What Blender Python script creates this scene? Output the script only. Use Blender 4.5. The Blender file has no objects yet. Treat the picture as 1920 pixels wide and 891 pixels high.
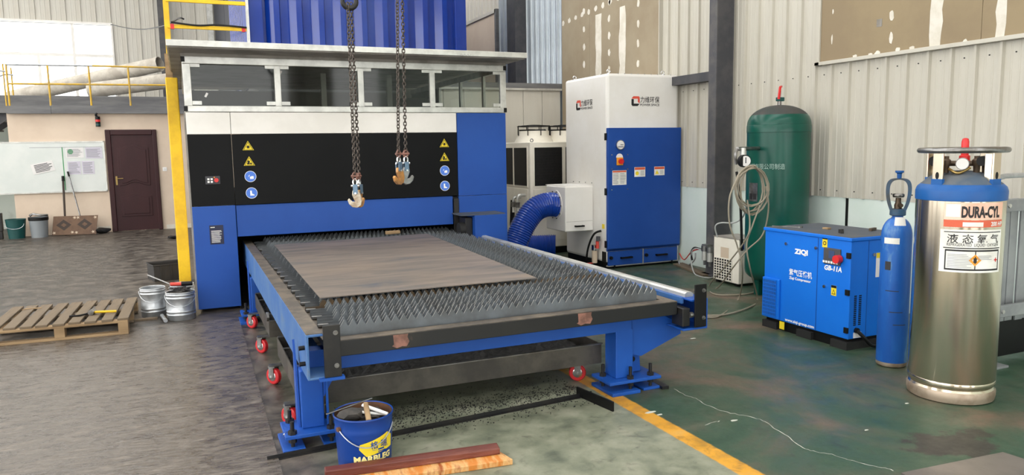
import bpy, bmesh, math, random
from mathutils import Vector, Matrix
random.seed(7)
PI = math.pi
SC = bpy.context.scene
COL = SC.collection

# ---------------------------------------------------------------- camera
F, CX, CY, H = 1404.0, 960.0, 445.5, 1.6           # focal length in pixels of the 1920x891 frame, eye height
def _d(x, y): return Vector((x - CX, CY - y, -F)).normalized()
_Y = _d(344, 285); _X = _d(4220, 222); _X = (_X - _Y * _X.dot(_Y)).normalized(); _Z = _X.cross(_Y)
RM = Matrix((_X, _Y, _Z))                           # world = RM @ camera
cam = bpy.data.cameras.new('camera'); cam.sensor_width = 36; cam.lens = F / 1920 * 36; cam.clip_end = 200; cam.clip_start = .05
camo = bpy.data.objects.new('camera', cam); COL.objects.link(camo)
camo.matrix_world = Matrix.Translation((0, 0, H)) @ RM.to_4x4()
SC.camera = camo
def ray(x, y): return RM @ Vector((x - CX, CY - y, -F))
EYE = Vector((0, 0, H))
def gz(x, y, z=0.0): r = ray(x, y); return EYE + r * ((z - H) / r.z)     # pixel on a level plane
def py(x, y, Y): r = ray(x, y); return EYE + r * (Y / r.y)               # pixel on a plane across the hall
def pxx(x, y, X): r = ray(x, y); return EYE + r * (X / r.x)              # pixel on a plane along the hall

# ---------------------------------------------------------------- world and exposure
w = bpy.data.worlds.new('sky'); SC.world = w; w.use_nodes = True
bg = w.node_tree.nodes['Background']; bg.inputs[0].default_value = (1.0, 0.99, 0.965, 1); bg.inputs[1].default_value = 1.0
SC.view_settings.view_transform = 'Standard'; SC.view_settings.look = 'None'
SC.view_settings.gamma = 1; SC.view_settings.use_curve_mapping = False
SC.view_settings.exposure = 2.2

# ---------------------------------------------------------------- materials
def lin(c):
    return tuple(((v / 255) / 12.92 if v / 255 <= .04045 else ((v / 255 + .055) / 1.055) ** 2.4) for v in c) + (1,)
MATS = {}
def mat(name, c, rough=.5, metal=0.0, c2=None, c3=None, sc=4.0, st=(1, 1, 1), lo=.42, hi=.6, bump=0.0, bsc=40, rr=0.0, spec=.5, coat=0.0, det=6, dist=0.0):
    m = bpy.data.materials.new(name); m.use_nodes = True; nt = m.node_tree; N = nt.nodes; L = nt.links
    b = N['Principled BSDF']; b.inputs['Base Color'].default_value = lin(c); b.inputs['Roughness'].default_value = rough
    b.inputs['Metallic'].default_value = metal; b.inputs['Specular IOR Level'].default_value = spec
    if coat: b.inputs['Coat Weight'].default_value = coat; b.inputs['Coat Roughness'].default_value = .1
    if c2 or bump or rr:
        tc = N.new('ShaderNodeTexCoord'); mp = N.new('ShaderNodeMapping'); L.new(tc.outputs['Object'], mp.inputs[0]); mp.inputs['Scale'].default_value = st
        no = N.new('ShaderNodeTexNoise'); no.inputs['Scale'].default_value = sc; no.inputs['Detail'].default_value = det; no.inputs['Roughness'].default_value = .62
        no.inputs['Distortion'].default_value = dist
        L.new(mp.outputs[0], no.inputs['Vector'])
        if c2:
            cr = N.new('ShaderNodeValToRGB'); e = cr.color_ramp.elements
            e[0].position = lo; e[0].color = lin(c); e[1].position = hi; e[1].color = lin(c2)
            if c3: k = e.new(min(.98, hi + .14)); k.color = lin(c3)
            L.new(no.outputs['Fac'], cr.inputs[0]); L.new(cr.outputs[0], b.inputs['Base Color'])
        if rr:
            mr = N.new('ShaderNodeMapRange'); mr.inputs[1].default_value = .3; mr.inputs[2].default_value = .7
            mr.inputs[3].default_value = max(.03, rough - rr); mr.inputs[4].default_value = min(1, rough + rr)
            L.new(no.outputs['Fac'], mr.inputs[0]); L.new(mr.outputs[0], b.inputs['Roughness'])
        if bump:
            n2 = N.new('ShaderNodeTexNoise'); n2.inputs['Scale'].default_value = bsc; n2.inputs['Detail'].default_value = 4
            L.new(mp.outputs[0], n2.inputs['Vector']); bp = N.new('ShaderNodeBump'); bp.inputs['Strength'].default_value = bump; bp.inputs['Distance'].default_value = .01
            L.new(n2.outputs['Fac'], bp.inputs['Height']); L.new(bp.outputs[0], b.inputs['Normal'])
    MATS[name] = m; return m
mat('machine_blue', (26, 72, 152), .45, c2=(29, 77, 159), sc=1.5, spec=.35)
mat('table_blue', (24, 76, 160), .45, c2=(30, 84, 170), c3=(66, 94, 132), sc=3, lo=.45, hi=.68, spec=.35)
mat('worn_blue', (54, 98, 158), .55, c2=(80, 114, 158), c3=(100, 104, 106), sc=6, lo=.4, hi=.64, spec=.35)
mat('panel_white', (236, 233, 228), .45, c2=(228, 225, 219), sc=2)
mat('panel_black', (7, 8, 10), .45, c2=(10, 11, 13), sc=2, spec=.15)
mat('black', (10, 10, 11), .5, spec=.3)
mat('black_metal', (26, 26, 28), .45, .2, c2=(40, 38, 36), sc=8)
mat('chipped_black', (22, 22, 24), .45, 0, c2=(30, 29, 28), c3=(160, 120, 105), sc=3.2, lo=.55, hi=.7)
mat('interior_dark', (24, 25, 24), .7, c2=(36, 36, 34), sc=1.2)
mat('alu', (205, 205, 200), .35, .55, c2=(182, 182, 178), sc=6)
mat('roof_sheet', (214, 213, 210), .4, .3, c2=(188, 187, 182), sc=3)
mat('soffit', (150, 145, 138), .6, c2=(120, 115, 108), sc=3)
mat('steel', (150, 150, 150), .32, .9, c2=(115, 112, 108), sc=9)
mat('bright_steel', (205, 205, 205), .22, 1.0)
mat('slat', (112, 118, 124), .5, .45, c2=(92, 94, 96), c3=(112, 98, 80), sc=3.2, lo=.4, hi=.62)
mat('slat_edge', (196, 196, 190), .35, .8)
mat('slat_rust', (106, 86, 62), .65, .3, c2=(84, 72, 58), sc=8)
mat('worn_top', (86, 80, 74), .55, .4, c2=(116, 106, 94), sc=8, st=(1, 1, 1))
mat('sheet_steel', (136, 122, 110), .52, .3, c2=(110, 104, 100), c3=(72, 80, 100), sc=1.7, st=(.7, 2.8, 1), lo=.4, hi=.6, rr=.08, dist=.5, bump=.08, bsc=20)
mat('tray', (88, 84, 78), .5, .45, c2=(66, 63, 60), sc=4)
mat('slag', (22, 22, 23), .8, .1, c2=(46, 45, 44), sc=30, bump=.5)
mat('red_wheel', (196, 40, 46), .35)
mat('rubber', (28, 28, 28), .7)
mat('yellow', (232, 190, 24), .5, c2=(214, 170, 20), sc=4)
mat('yellow_worn', (206, 164, 44), .6, c2=(176, 150, 86), c3=(150, 140, 118), sc=5, lo=.45, hi=.62)
mat('navy', (28, 68, 142), .45, c2=(31, 73, 150), sc=1.2, spec=.25)
mat('label_yellow', (240, 226, 150), .5)
mat('plate_navy', (12, 20, 56), .4)
mat('cream', (236, 231, 218), .5, c2=(228, 222, 208), sc=2)
mat('extractor_white', (228, 226, 222), .48, c2=(222, 219, 213), sc=1.5)
mat('hose_blue', (14, 62, 160), .2, coat=.4)
mat('tank_green', (6, 76, 63), .28, c2=(6, 68, 57), sc=2, spec=.35)
mat('tank_dust', (62, 60, 58), .8, c2=(50, 56, 54), sc=6)
mat('comp_blue', (18, 108, 212), .38, c2=(22, 113, 216), sc=1.5, spec=.35)
mat('comp_top', (78, 82, 88), .65, c2=(66, 74, 86), sc=4)
mat('grey_post', (70, 70, 74), .6, c2=(86, 84, 84), sc=5)
mat('post_dark', (58, 59, 64), .6, c2=(70, 69, 72), sc=5)
mat('wall_sheet', (188, 184, 172), .42, c2=(176, 171, 158), sc=1.1, st=(1, 1, .2))
mat('wall_sheet_far', (206, 203, 193), .45, c2=(194, 189, 178), sc=1, st=(1, 1, .2))
mat('silver_sheet', (196, 204, 210), .3, .5, c2=(180, 188, 194), sc=1)
mat('skirt_wall', (205, 218, 209), .6, c2=(213, 223, 216), c3=(180, 190, 180), sc=1.8, lo=.4, hi=.62)
mat('plasterboard', (146, 130, 102), .85, c2=(137, 121, 96), sc=1.3)
mat('plasterboard_far', (150, 138, 116), .85, c2=(140, 126, 104), sc=1.1)
mat('plaster', (216, 211, 200), .85, c2=(204, 198, 184), sc=6)
mat('beige_wall', (216, 198, 178), .8, c2=(208, 189, 169), sc=1.2)
mat('grey_beam', (96, 96, 98), .6, c2=(112, 112, 112), sc=3, st=(.4, 1, 3))
mat('door_brown', (50, 22, 26), .42, c2=(57, 27, 30), sc=3, st=(1, 1, .3), spec=.3)
mat('brass', (150, 128, 80), .35, .9)
mat('whiteboard', (206, 212, 208), .3, c2=(214, 218, 214), sc=2)
mat('paper', (226, 224, 222), .8)
mat('paper_lilac', (204, 200, 212), .8)
mat('ink', (50, 50, 54), .8)
mat('ink_grey', (150, 150, 156), .8)
mat('green_ink', (60, 150, 90), .8)
mat('container_blue', (9, 46, 132), .14, c2=(11, 50, 138), sc=2, spec=.6)
mat('container_dark', (16, 22, 40), .6)
mat('duct_grey', (166, 158, 146), .7, c2=(190, 184, 172), c3=(140, 132, 120), sc=4, lo=.4, hi=.6)
mat('wood', (112, 97, 78), .8, c2=(86, 74, 60), c3=(140, 124, 102), sc=9, st=(1, .18, 1), bump=.3)
mat('wood_raw', (158, 132, 98), .78, c2=(134, 110, 80), sc=9, st=(.18, 1, 1))
mat('wood_orange', (196, 120, 46), .55, c2=(210, 166, 110), c3=(150, 74, 24), sc=7, st=(3, .6, 1), lo=.42, hi=.55)
mat('wood_red', (92, 40, 30), .5, c2=(120, 66, 52), c3=(176, 130, 112), sc=5, st=(.4, 2, 2), lo=.46, hi=.62, bump=.3)
mat('galv', (196, 199, 202), .38, .8, c2=(172, 176, 180), sc=8)
mat('bucket_blue', (18, 60, 138), .38, c2=(22, 66, 146), c3=(74, 88, 120), sc=5, lo=.48, hi=.66, spec=.35)
mat('bucket_rust', (112, 78, 56), .6, .3, c2=(84, 62, 48), sc=8)
mat('teal', (10, 70, 68), .45)
mat('bucket_grey', (132, 138, 142), .45)
mat('mat_brown', (112, 88, 70), .8, c2=(98, 76, 62), sc=6)
mat('mat_dark', (66, 56, 50), .8)
mat('mat_pale', (200, 182, 160), .8)
mat('rag', (56, 54, 52), .9, c2=(76, 72, 68), sc=12, bump=.5)
mat('chain_steel', (96, 88, 82), .42, .75, c2=(70, 62, 58), c3=(150, 146, 140), sc=40, lo=.42, hi=.6)
mat('clevis_blue', (104, 128, 150), .4, .6)
mat('hook_orange', (196, 140, 76), .5, .3, c2=(150, 112, 76), sc=20)
mat('hook_white', (205, 196, 180), .45, .3, c2=(160, 140, 118), sc=20)
mat('pink_metal', (150, 106, 94), .5, .2, c2=(112, 80, 70), sc=14)
mat('stainless', (222, 211, 192), .2, 1.0, c2=(204, 192, 170), c3=(174, 160, 136), sc=2.6, st=(1, 1, .35), rr=.06, lo=.4, hi=.6)
mat('foot_steel', (176, 160, 142), .5, .6, c2=(140, 122, 104), sc=6)
mat('dome_blue', (16, 84, 152), .4, c2=(15, 76, 142), sc=3, spec=.35)
mat('dome_dust', (96, 100, 104), .75, c2=(70, 84, 100), sc=5)
mat('cyl_blue', (26, 84, 166), .38, c2=(36, 98, 178), c3=(120, 160, 184), sc=7, st=(1, 1, .3), lo=.42, hi=.58, spec=.4)
mat('cyl_cap', (44, 78, 108), .5, c2=(56, 62, 66), sc=6)
mat('brass_dark', (84, 70, 56), .5, .6)
mat('red', (206, 38, 38), .4)
mat('orange', (224, 150, 40), .5)
mat('sign_yellow', (232, 206, 40), .5)
mat('sign_blue', (72, 120, 214), .5)
mat('white', (240, 240, 238), .5)
mat('logo_red', (216, 84, 66), .5)
mat('logo_black', (26, 24, 26), .5)
mat('label_red', (206, 92, 62), .5)
mat('label_salmon', (226, 176, 152), .55, c2=(232, 200, 180), c3=(206, 190, 172), sc=5)
mat('label_white', (232, 232, 228), .5, c2=(220, 218, 210), sc=6)
mat('screen', (60, 76, 110), .3)
mat('hose_tan', (142, 134, 117), .5)
mat('hose_grey', (160, 162, 160), .45)
mat('hose_red', (214, 72, 60), .45)
mat('crate_black', (44, 42, 42), .6)
mat('rack_grey', (158, 161, 163), .42, .4, c2=(138, 141, 144), sc=2)
mat('plate_brown', (120, 112, 106), .4, .3, c2=(104, 98, 94), sc=2, rr=.1)
mat('floor_plate_m', (74, 67, 61), .31, .05, c2=(96, 88, 80), c3=(120, 111, 102), sc=6, st=(1, 2.6, 1), lo=.36, hi=.56, rr=.15, bump=.8, bsc=14, dist=.6)
mat('crack', (186, 188, 178), .8)
mat('pale_text', (150, 176, 166), .6)
mat('steel_grey_text', (120, 130, 130), .6)
def glass(name, tint, gl=.05):
    m = bpy.data.materials.new(name); m.use_nodes = True; N = m.node_tree.nodes; L = m.node_tree.links
    N.remove(N['Principled BSDF']); out = N['Material Output']
    t = N.new('ShaderNodeBsdfTransparent'); t.inputs[0].default_value = tint
    g = N.new('ShaderNodeBsdfGlossy'); g.inputs['Roughness'].default_value = gl; lw = N.new('ShaderNodeLayerWeight'); lw.inputs[0].default_value = .5; pw = N.new('ShaderNodeMath'); pw.operation = 'POWER'; pw.inputs[1].default_value = 5; L.new(lw.outputs['Facing'], pw.inputs[0]); fr = N.new('ShaderNodeMath'); fr.operation = 'MULTIPLY_ADD'; fr.inputs[1].default_value = .9; fr.inputs[2].default_value = .02; L.new(pw.outputs[0], fr.inputs[0])
    mx = N.new('ShaderNodeMixShader'); L.new(fr.outputs[0], mx.inputs[0]); L.new(t.outputs[0], mx.inputs[1]); L.new(g.outputs[0], mx.inputs[2]); L.new(mx.outputs[0], out.inputs[0])
    MATS[name] = m
glass('cab_glass', (.85, .88, .86, 1)); glass('side_glass', (.97, .98, .97, 1)); glass('window_glass', (.97, .98, .98, 1))

_n = MATS['stainless'].node_tree; _t = _n.nodes.new('ShaderNodeTangent'); _t.direction_type = 'RADIAL'; _t.axis = 'Z'   # brushed around the vessel
_b = _n.nodes['Principled BSDF']; _b.inputs['Anisotropic'].default_value = .9; _b.inputs['Anisotropic Rotation'].default_value = 0.25; _n.links.new(_t.outputs[0], _b.inputs['Tangent'])
STX, STY = 3.63, 2.58
def floor_material():
    m = bpy.data.materials.new('floor_paint'); m.use_nodes = True; nt = m.node_tree; N = nt.nodes; L = nt.links; b = N['Principled BSDF']
    tc = N.new('ShaderNodeTexCoord')
    def noise(scale, st=(1, 1, 1), det=8, dist=0):
        mp = N.new('ShaderNodeMapping'); mp.inputs['Scale'].default_value = st; L.new(tc.outputs['Object'], mp.inputs[0])
        n = N.new('ShaderNodeTexNoise'); n.inputs['Scale'].default_value = scale; n.inputs['Detail'].default_value = det; n.inputs['Roughness'].default_value = .65; n.inputs['Distortion'].default_value = dist
        L.new(mp.outputs[0], n.inputs['Vector']); return n.outputs['Fac']
    def ramp(fac, *st):
        r = N.new('ShaderNodeValToRGB'); e = r.color_ramp.elements
        e[0].position, e[0].color = st[0][0], lin(st[0][1]); e[1].position, e[1].color = st[-1][0], lin(st[-1][1])
        for p, c in st[1:-1]: k = e.new(p); k.color = lin(c)
        L.new(fac, r.inputs[0]); return r.outputs[0]
    def math_(op, a, bb, c=None):
        n = N.new('ShaderNodeMath'); n.operation = op
        for i, v in enumerate((a, bb, c)):
            if v is None: continue
            if isinstance(v, (int, float)): n.inputs[i].default_value = v
            else: L.new(v, n.inputs[i])
        return n.outputs[0]
    def mix(f, a, bb):
        n = N.new('ShaderNodeMix'); n.data_type = 'RGBA'; L.new(f, n.inputs[0]); L.new(a, n.inputs[6]); L.new(bb, n.inputs[7]); return n.outputs[2]
    sx = N.new('ShaderNodeSeparateXYZ'); L.new(tc.outputs['Object'], sx.inputs[0]); X, Y = sx.outputs[0], sx.outputs[1]
    n1 = noise(1.1, det=12, dist=.9); n2 = noise(5, (1, 1, 1)); n3 = noise(22, det=4)
    brown = ramp(n2, (.3, (34, 31, 28)), (.44, (58, 53, 47)), (.54, (80, 73, 66)), (.68, (104, 95, 87)))
    green = ramp(n1, (.28, (34, 62, 47)), (.42, (48, 73, 55)), (.5, (62, 76, 59)), (.57, (82, 80, 64)), (.68, (104, 86, 72)))
    grey = ramp(n2, (.3, (84, 90, 78)), (.47, (118, 122, 104)), (.58, (134, 136, 118)), (.74, (150, 148, 132)))
    yel = ramp(n2, (.3, (150, 112, 44)), (.5, (206, 148, 40)), (.7, (196, 150, 70)))
    Xj = math_('ADD', X, math_('MULTIPLY', math_('SUBTRACT', n3, .5), .02))
    def step(v, edge, soft): 
        r = N.new('ShaderNodeMapRange'); r.inputs[1].default_value = edge - soft; r.inputs[2].default_value = edge + soft; L.new(v, r.inputs[0]); return r.outputs[0]
    col = mix(step(Xj, .62, .14), brown, grey)
    # grey-green wear fades to dark green far under the machine
    col = mix(step(Xj, 2.375, .006), col, yel)
    col = mix(step(Xj, 2.485, .006), col, green)
    # oil stain by the oxygen vessel
    dx = math_('DIVIDE', math_('SUBTRACT', X, STX), .3); dy = math_('DIVIDE', math_('SUBTRACT', Y, STY), .17)
    rr = math_('ADD', math_('MULTIPLY', dx, dx), math_('MULTIPLY', dy, dy))
    rr = math_('ADD', rr, math_('MULTIPLY', math_('SUBTRACT', noise(3.5), .5), 5.0))
    inv = math_('SUBTRACT', 1.0, step(rr, .7, .13)); 
    stain = N.new('ShaderNodeRGB'); stain.outputs[0].default_value = lin((46, 40, 38))
    col = mix(math_('MULTIPLY', inv, .9), col, stain.outputs[0])
    # dark grime speckle
    gr = N.new('ShaderNodeRGB'); gr.outputs[0].default_value = lin((44, 42, 38))
    col = mix(math_('MULTIPLY', step(noise(9, (1, 1, 1), 10, .5), .62, .06), .45), col, gr.outputs[0])
    L.new(col, b.inputs['Base Color'])
    mr = N.new('ShaderNodeMapRange'); mr.inputs[1].default_value = .35; mr.inputs[2].default_value = .68; mr.inputs[3].default_value = .33; mr.inputs[4].default_value = .6
    L.new(n2, mr.inputs[0]); L.new(mr.outputs[0], b.inputs['Roughness'])
    bp = N.new('ShaderNodeBump'); bp.inputs['Strength'].default_value = .25; bp.inputs['Distance'].default_value = .01
    L.new(noise(14, det=6), bp.inputs['Height']); L.new(bp.outputs[0], b.inputs['Normal'])
    MATS['floor'] = m
floor_material()

# ---------------------------------------------------------------- geometry helpers
def BM(): return bmesh.new()
def box(bm, x0, x1, y0, y1, z0, z1):
    v = [bm.verts.new(p) for p in ((x0, y0, z0), (x1, y0, z0), (x1, y1, z0), (x0, y1, z0), (x0, y0, z1), (x1, y0, z1), (x1, y1, z1), (x0, y1, z1))]
    for f in ((3, 2, 1, 0), (4, 5, 6, 7), (0, 1, 5, 4), (1, 2, 6, 5), (2, 3, 7, 6), (3, 0, 4, 7)): bm.faces.new([v[i] for i in f])
    return v
def B(*a): bm = BM(); box(bm, *a); return bm
def mbox(bm, m, sx, sy, sz):                     # box of full sizes about matrix m
    for v in box(bm, -sx / 2, sx / 2, -sy / 2, sy / 2, -sz / 2, sz / 2): v.co = m @ v.co
    return bm
def frame(p0, p1, roll=0):
    d = (Vector(p1) - Vector(p0)); q = d.to_track_quat('Z', 'Y'); return Matrix.Translation(p0) @ q.to_matrix().to_4x4() @ Matrix.Rotation(roll, 4, 'Z'), d.length
def bar(bm, p0, p1, a, b_=None, roll=0):         # square bar between two points
    m, l = frame(p0, p1, roll); b_ = b_ or a
    for v in box(bm, -a / 2, a / 2, -b_ / 2, b_ / 2, 0, l): v.co = m @ v.co
    return bm
def ring(bm, m, r, n, z=0): return [bm.verts.new(m @ Vector((r * math.cos(2 * PI * i / n), r * math.sin(2 * PI * i / n), z))) for i in range(n)]
def lathe(bm, prof, m=Matrix(), n=32, cap0=True, cap1=True):
    rs = [ring(bm, m, r, n, z) for r, z in prof]
    for a, b_ in zip(rs, rs[1:]):
        for i in range(n): bm.faces.new((a[i], a[(i + 1) % n], b_[(i + 1) % n], b_[i]))
    if cap0: bm.faces.new(list(reversed(rs[0])))
    if cap1: bm.faces.new(rs[-1])
    return bm
def cyl(bm, p0, p1, r, n=16, r2=None):
    m, l = frame(p0, p1); return lathe(bm, [(r, 0), (r if r2 is None else r2, l)], m, n)
def T(x, y, z): return Matrix.Translation((x, y, z))
def spline(pts, k=6, closed=False):
    P = [Vector(p) for p in pts]; n = len(P); out = []
    for i in range(n if closed else n - 1):
        a, b_, c, d = (P[(i - 1) % n], P[i], P[(i + 1) % n], P[(i + 2) % n]) if closed else (P[max(i - 1, 0)], P[i], P[i + 1], P[min(i + 2, n - 1)])
        for j in range(k):
            t = j / k; out.append(.5 * ((2 * b_) + (c - a) * t + (2 * a - 5 * b_ + 4 * c - d) * t * t + (3 * b_ - a - 3 * c + d) * t ** 3))
    if not closed: out.append(P[-1])
    return out
def tube(bm, pts, r, n=8, closed=False, rf=None):
    P = [Vector(p) for p in pts]; N_ = len(P); rings = []; up = None
    for i, p in enumerate(P):
        a = P[(i - 1) % N_] if closed else P[max(i - 1, 0)]; b_ = P[(i + 1) % N_] if closed else P[min(i + 1, N_ - 1)]
        t = (b_ - a).normalized()
        if up is None: up = t.orthogonal().normalized()
        up = (up - t * up.dot(t)).normalized(); s = t.cross(up); rad = rf(i) if rf else r
        rings.append([bm.verts.new(p + (up * math.cos(2 * PI * k / n) + s * math.sin(2 * PI * k / n)) * rad) for k in range(n)])
    for i in range(N_ if closed else N_ - 1):
        a, b_ = rings[i], rings[(i + 1) % N_]
        off = 0
        if closed and i == N_ - 1:
            off = min(range(n), key=lambda o: (b_[o].co - a[0].co).length)
        for k in range(n): bm.faces.new((a[k], a[(k + 1) % n], b_[(k + 1 + off) % n], b_[(k + off) % n]))
    if not closed: bm.faces.new(list(reversed(rings[0]))); bm.faces.new(rings[-1])
    return bm
def prism(bm, poly, m, t):                       # 2D polygon in m's xy plane, thickness t along z
    a = [bm.verts.new(m @ Vector((x, y, 0))) for x, y in poly]; b_ = [bm.verts.new(m @ Vector((x, y, t))) for x, y in poly]; n = len(poly)
    bm.faces.new(list(reversed(a))); bm.faces.new(b_)
    for i in range(n): bm.faces.new((a[i], a[(i + 1) % n], b_[(i + 1) % n], b_[i]))
    return bm
def basis(o, x, y):                              # frame with x right, y up on a face
    x = Vector(x).normalized(); y = Vector(y).normalized(); z = x.cross(y)
    m = Matrix((x, y, z)).transposed().to_4x4(); m.translation = o; return m
def FY(x, y, z): return basis((x, y, z), (1, 0, 0), (0, 0, 1))      # on a face looking to -Y
def FX(x, y, z): return basis((x, y, z), (0, -1, 0), (0, 0, 1))     # on a face looking to -X
def circ(r, n=20, cx=0, cy=0): return [(cx + r * math.cos(2 * PI * i / n), cy + r * math.sin(2 * PI * i / n)) for i in range(n)]
def rect(x0, x1, y0, y1): return [(x0, y0), (x1, y0), (x1, y1), (x0, y1)]

W = {}
def finish(o, bm, smooth):
    bmesh.ops.recalc_face_normals(bm, faces=bm.faces[:])
    me = bpy.data.meshes.new(o.name) if False else o.data
    bm.to_mesh(me); bm.free()
    if smooth:
        for p in me.polygons: p.use_smooth = True
        try: me.set_sharp_from_angle(angle=math.radians(38))
        except Exception: pass
def obj(name, bm, m, parent=None, local=False, bev=0, smooth=False, label=None, kind=None):
    me = bpy.data.meshes.new(name); o = bpy.data.objects.new(name, me); COL.objects.link(o)
    if parent is not None:
        o.parent = parent
        if not local: bm.transform(W[parent].inverted())
        W[o] = W[parent].copy()
    else: W[o] = Matrix()
    finish(o, bm, smooth); me.materials.append(MATS[m])
    if bev:
        b = o.modifiers.new('bevel', 'BEVEL'); b.width = bev; b.segments = 2; b.limit_method = 'ANGLE'; b.angle_limit = math.radians(50)
    if label: o['label'] = label
    if kind: o['kind'] = kind
    return o
def thing(name, label, cat, loc=(0, 0, 0), rotz=0, group=None):
    o = bpy.data.objects.new(name, None); COL.objects.link(o); o.empty_display_size = .1
    o.location = loc; o.rotation_euler = (0, 0, rotz); W[o] = Matrix.Translation(loc) @ Matrix.Rotation(rotz, 4, 'Z')
    o['label'] = label; o['category'] = cat
    if group: o['group'] = group
    return o
def solo(name, bm, m, label, cat, loc, group=None, **k):
    bm.transform(Matrix.Translation(-Vector(loc))); o = obj(name, bm, m, **k); o.location = loc; W[o] = Matrix.Translation(loc)
    o['label'] = label; o['category'] = cat
    if group: o['group'] = group
    return o
def struct(name, bm, m, parent=None, **k):
    o = obj(name, bm, m, parent, **k)
    if parent is None: o['kind'] = 'structure'
    return o
def sroot(name, loc=(0, 0, 0)):
    o = bpy.data.objects.new(name, None); COL.objects.link(o); o.location = loc; W[o] = Matrix.Translation(loc); o['kind'] = 'structure'; return o
def again(o, off, parent=None, rot=None):         # another piece sharing the mesh, shifted in its parent's frame
    c = o.copy(); COL.objects.link(c); c.parent = parent or o.parent; c.location = o.location + Vector(off); W[c] = W[c.parent] @ Matrix.Translation(c.location)
    if rot: c.rotation_euler = rot
    return c
def copy_tree(o, parent=None, **props):
    c = o.copy(); COL.objects.link(c); c.parent = parent; W[c] = W[o]
    for ch in [x for x in list(bpy.data.objects) if x.parent == o]: copy_tree(ch, c)
    for k, v in props.items(): c[k] = v
    return c
def text_bm(s, size, width=None, bold=0.0, cjk=False, shear=0, align='LEFT'):
    c = bpy.data.curves.new('lettering', 'FONT'); c.body = s; c.size = size; c.offset = bold; c.shear = shear; c.align_x = align; c.resolution_u = 3
    o = bpy.data.objects.new('lettering', c); COL.objects.link(o)
    dg = bpy.context.evaluated_depsgraph_get(); dg.update(); me = bpy.data.meshes.new_from_object(o.evaluated_get(dg))
    bpy.data.objects.remove(o); bm = BM(); bm.from_mesh(me); bpy.data.meshes.remove(me); bpy.data.curves.remove(c)
    if width and bm.verts:
        x0 = min(v.co.x for v in bm.verts); x1 = max(v.co.x for v in bm.verts)
        for v in bm.verts: v.co.x = (v.co.x - x0) * width / (x1 - x0)
    return bm
def text(s, m, size, mt, parent, width=None, bold=0.0, shear=0, name='lettering', wrap=None, lift=.002):
    bm = text_bm(s, size, width, bold, shear=shear)
    for v in bm.verts: v.co.z = lift
    if wrap: 
        for v in bm.verts: v.co = wrap(v.co.x, v.co.y)
    else: bm.transform(m)
    me = bpy.data.meshes.new(name); o = bpy.data.objects.new(name, me); COL.objects.link(o); o.parent = parent
    bm.transform(W[parent].inverted()); bm.to_mesh(me); bm.free(); me.materials.append(MATS[mt]); W[o] = W[parent].copy(); return o
def lines(m, x0, x1, y0, y1, n, mt, parent, t=.0015, h=None, rag=.3, name='print_lines'):
    bm = BM(); dy = (y1 - y0) / n
    for i in range(n):
        xe = x1 - random.random() * rag * (x1 - x0); prism(bm, rect(x0, xe, y0 + dy * (i + .3), y0 + dy * (i + .3) + (h or dy * .4)), m @ T(0, 0, .001), t)
    return obj(name, bm, mt, parent)

# ================================================================ THE SETTING
XR, YB, ZC = 6.085, 24.0, 7.5
XL, YF = -11.0, -9.0
fl = struct('floor', B(XL - .3, XR + .3, YF - .3, YB + .3, -.2, 0), 'floor')
# worn steel floor cover at the left of the cutting table
bm = BM(); v = box(bm, -3.2, .36, -1.5, 7.55, 0, .006); v[2].co.x = v[6].co.x = .39; v[1].co.x = v[5].co.x = .30
solo('floor_plate', bm, 'floor_plate_m', 'large thin worn brown steel plate covering the floor left of the cutting table', 'floor plate', (-1.4, 3, 0))
# cracks in the paint
def ribbon(pts, wd, z=.0012):
    bm = BM(); prev = None
    for i, p in enumerate(pts):
        a = pts[max(i - 1, 0)]; b_ = pts[min(i + 1, len(pts) - 1)]; t = (b_ - a); n = Vector((-t.y, t.x, 0)).normalized(); h = wd * (.35 + .65 * random.random()) / 2
        q = (bm.verts.new((p.x + n.x * h, p.y + n.y * h, z)), bm.verts.new((p.x - n.x * h, p.y - n.y * h, z)))
        if prev: bm.faces.new((prev[0], prev[1], q[1], q[0]))
        prev = q
    return bm
for pts in ([(1264, 730), (1285, 742), (1305, 748), (1318, 757), (1345, 768), (1370, 775), (1400, 781), (1425, 787), (1438, 793), (1450, 803), (1478, 819), (1492, 832), (1510, 842), (1530, 848), (1560, 853), (1590, 862), (1630, 873), (1660, 878), (1680, 885)],
            [(1322, 798), (1340, 792), (1352, 790)]):
    P = []
    for a, b_ in zip(pts, pts[1:]):
        for k in range(4):
            t = k / 4; P.append(gz(a[0] + (b_[0] - a[0]) * t, a[1] + (b_[1] - a[1]) * t + random.uniform(-1, 1)))
    obj('crack', ribbon(P, .006), 'crack', fl)
for x, y, s in ((1376, 789, .03), (1222, 773, .05), (1237, 778, .03), (1700, 757, .02), (1625, 807, .02), (1300, 635, .04)):
    c = gz(x, y); bm = BM(); prism(bm, [(s * random.uniform(.5, 1) * math.cos(a), .4 * s * random.uniform(.5, 1) * math.sin(a)) for a in [i * PI / 4 for i in range(8)]], T(c.x, c.y, .0005), .0015)
    obj('paint_chip', bm, 'crack', fl)

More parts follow.
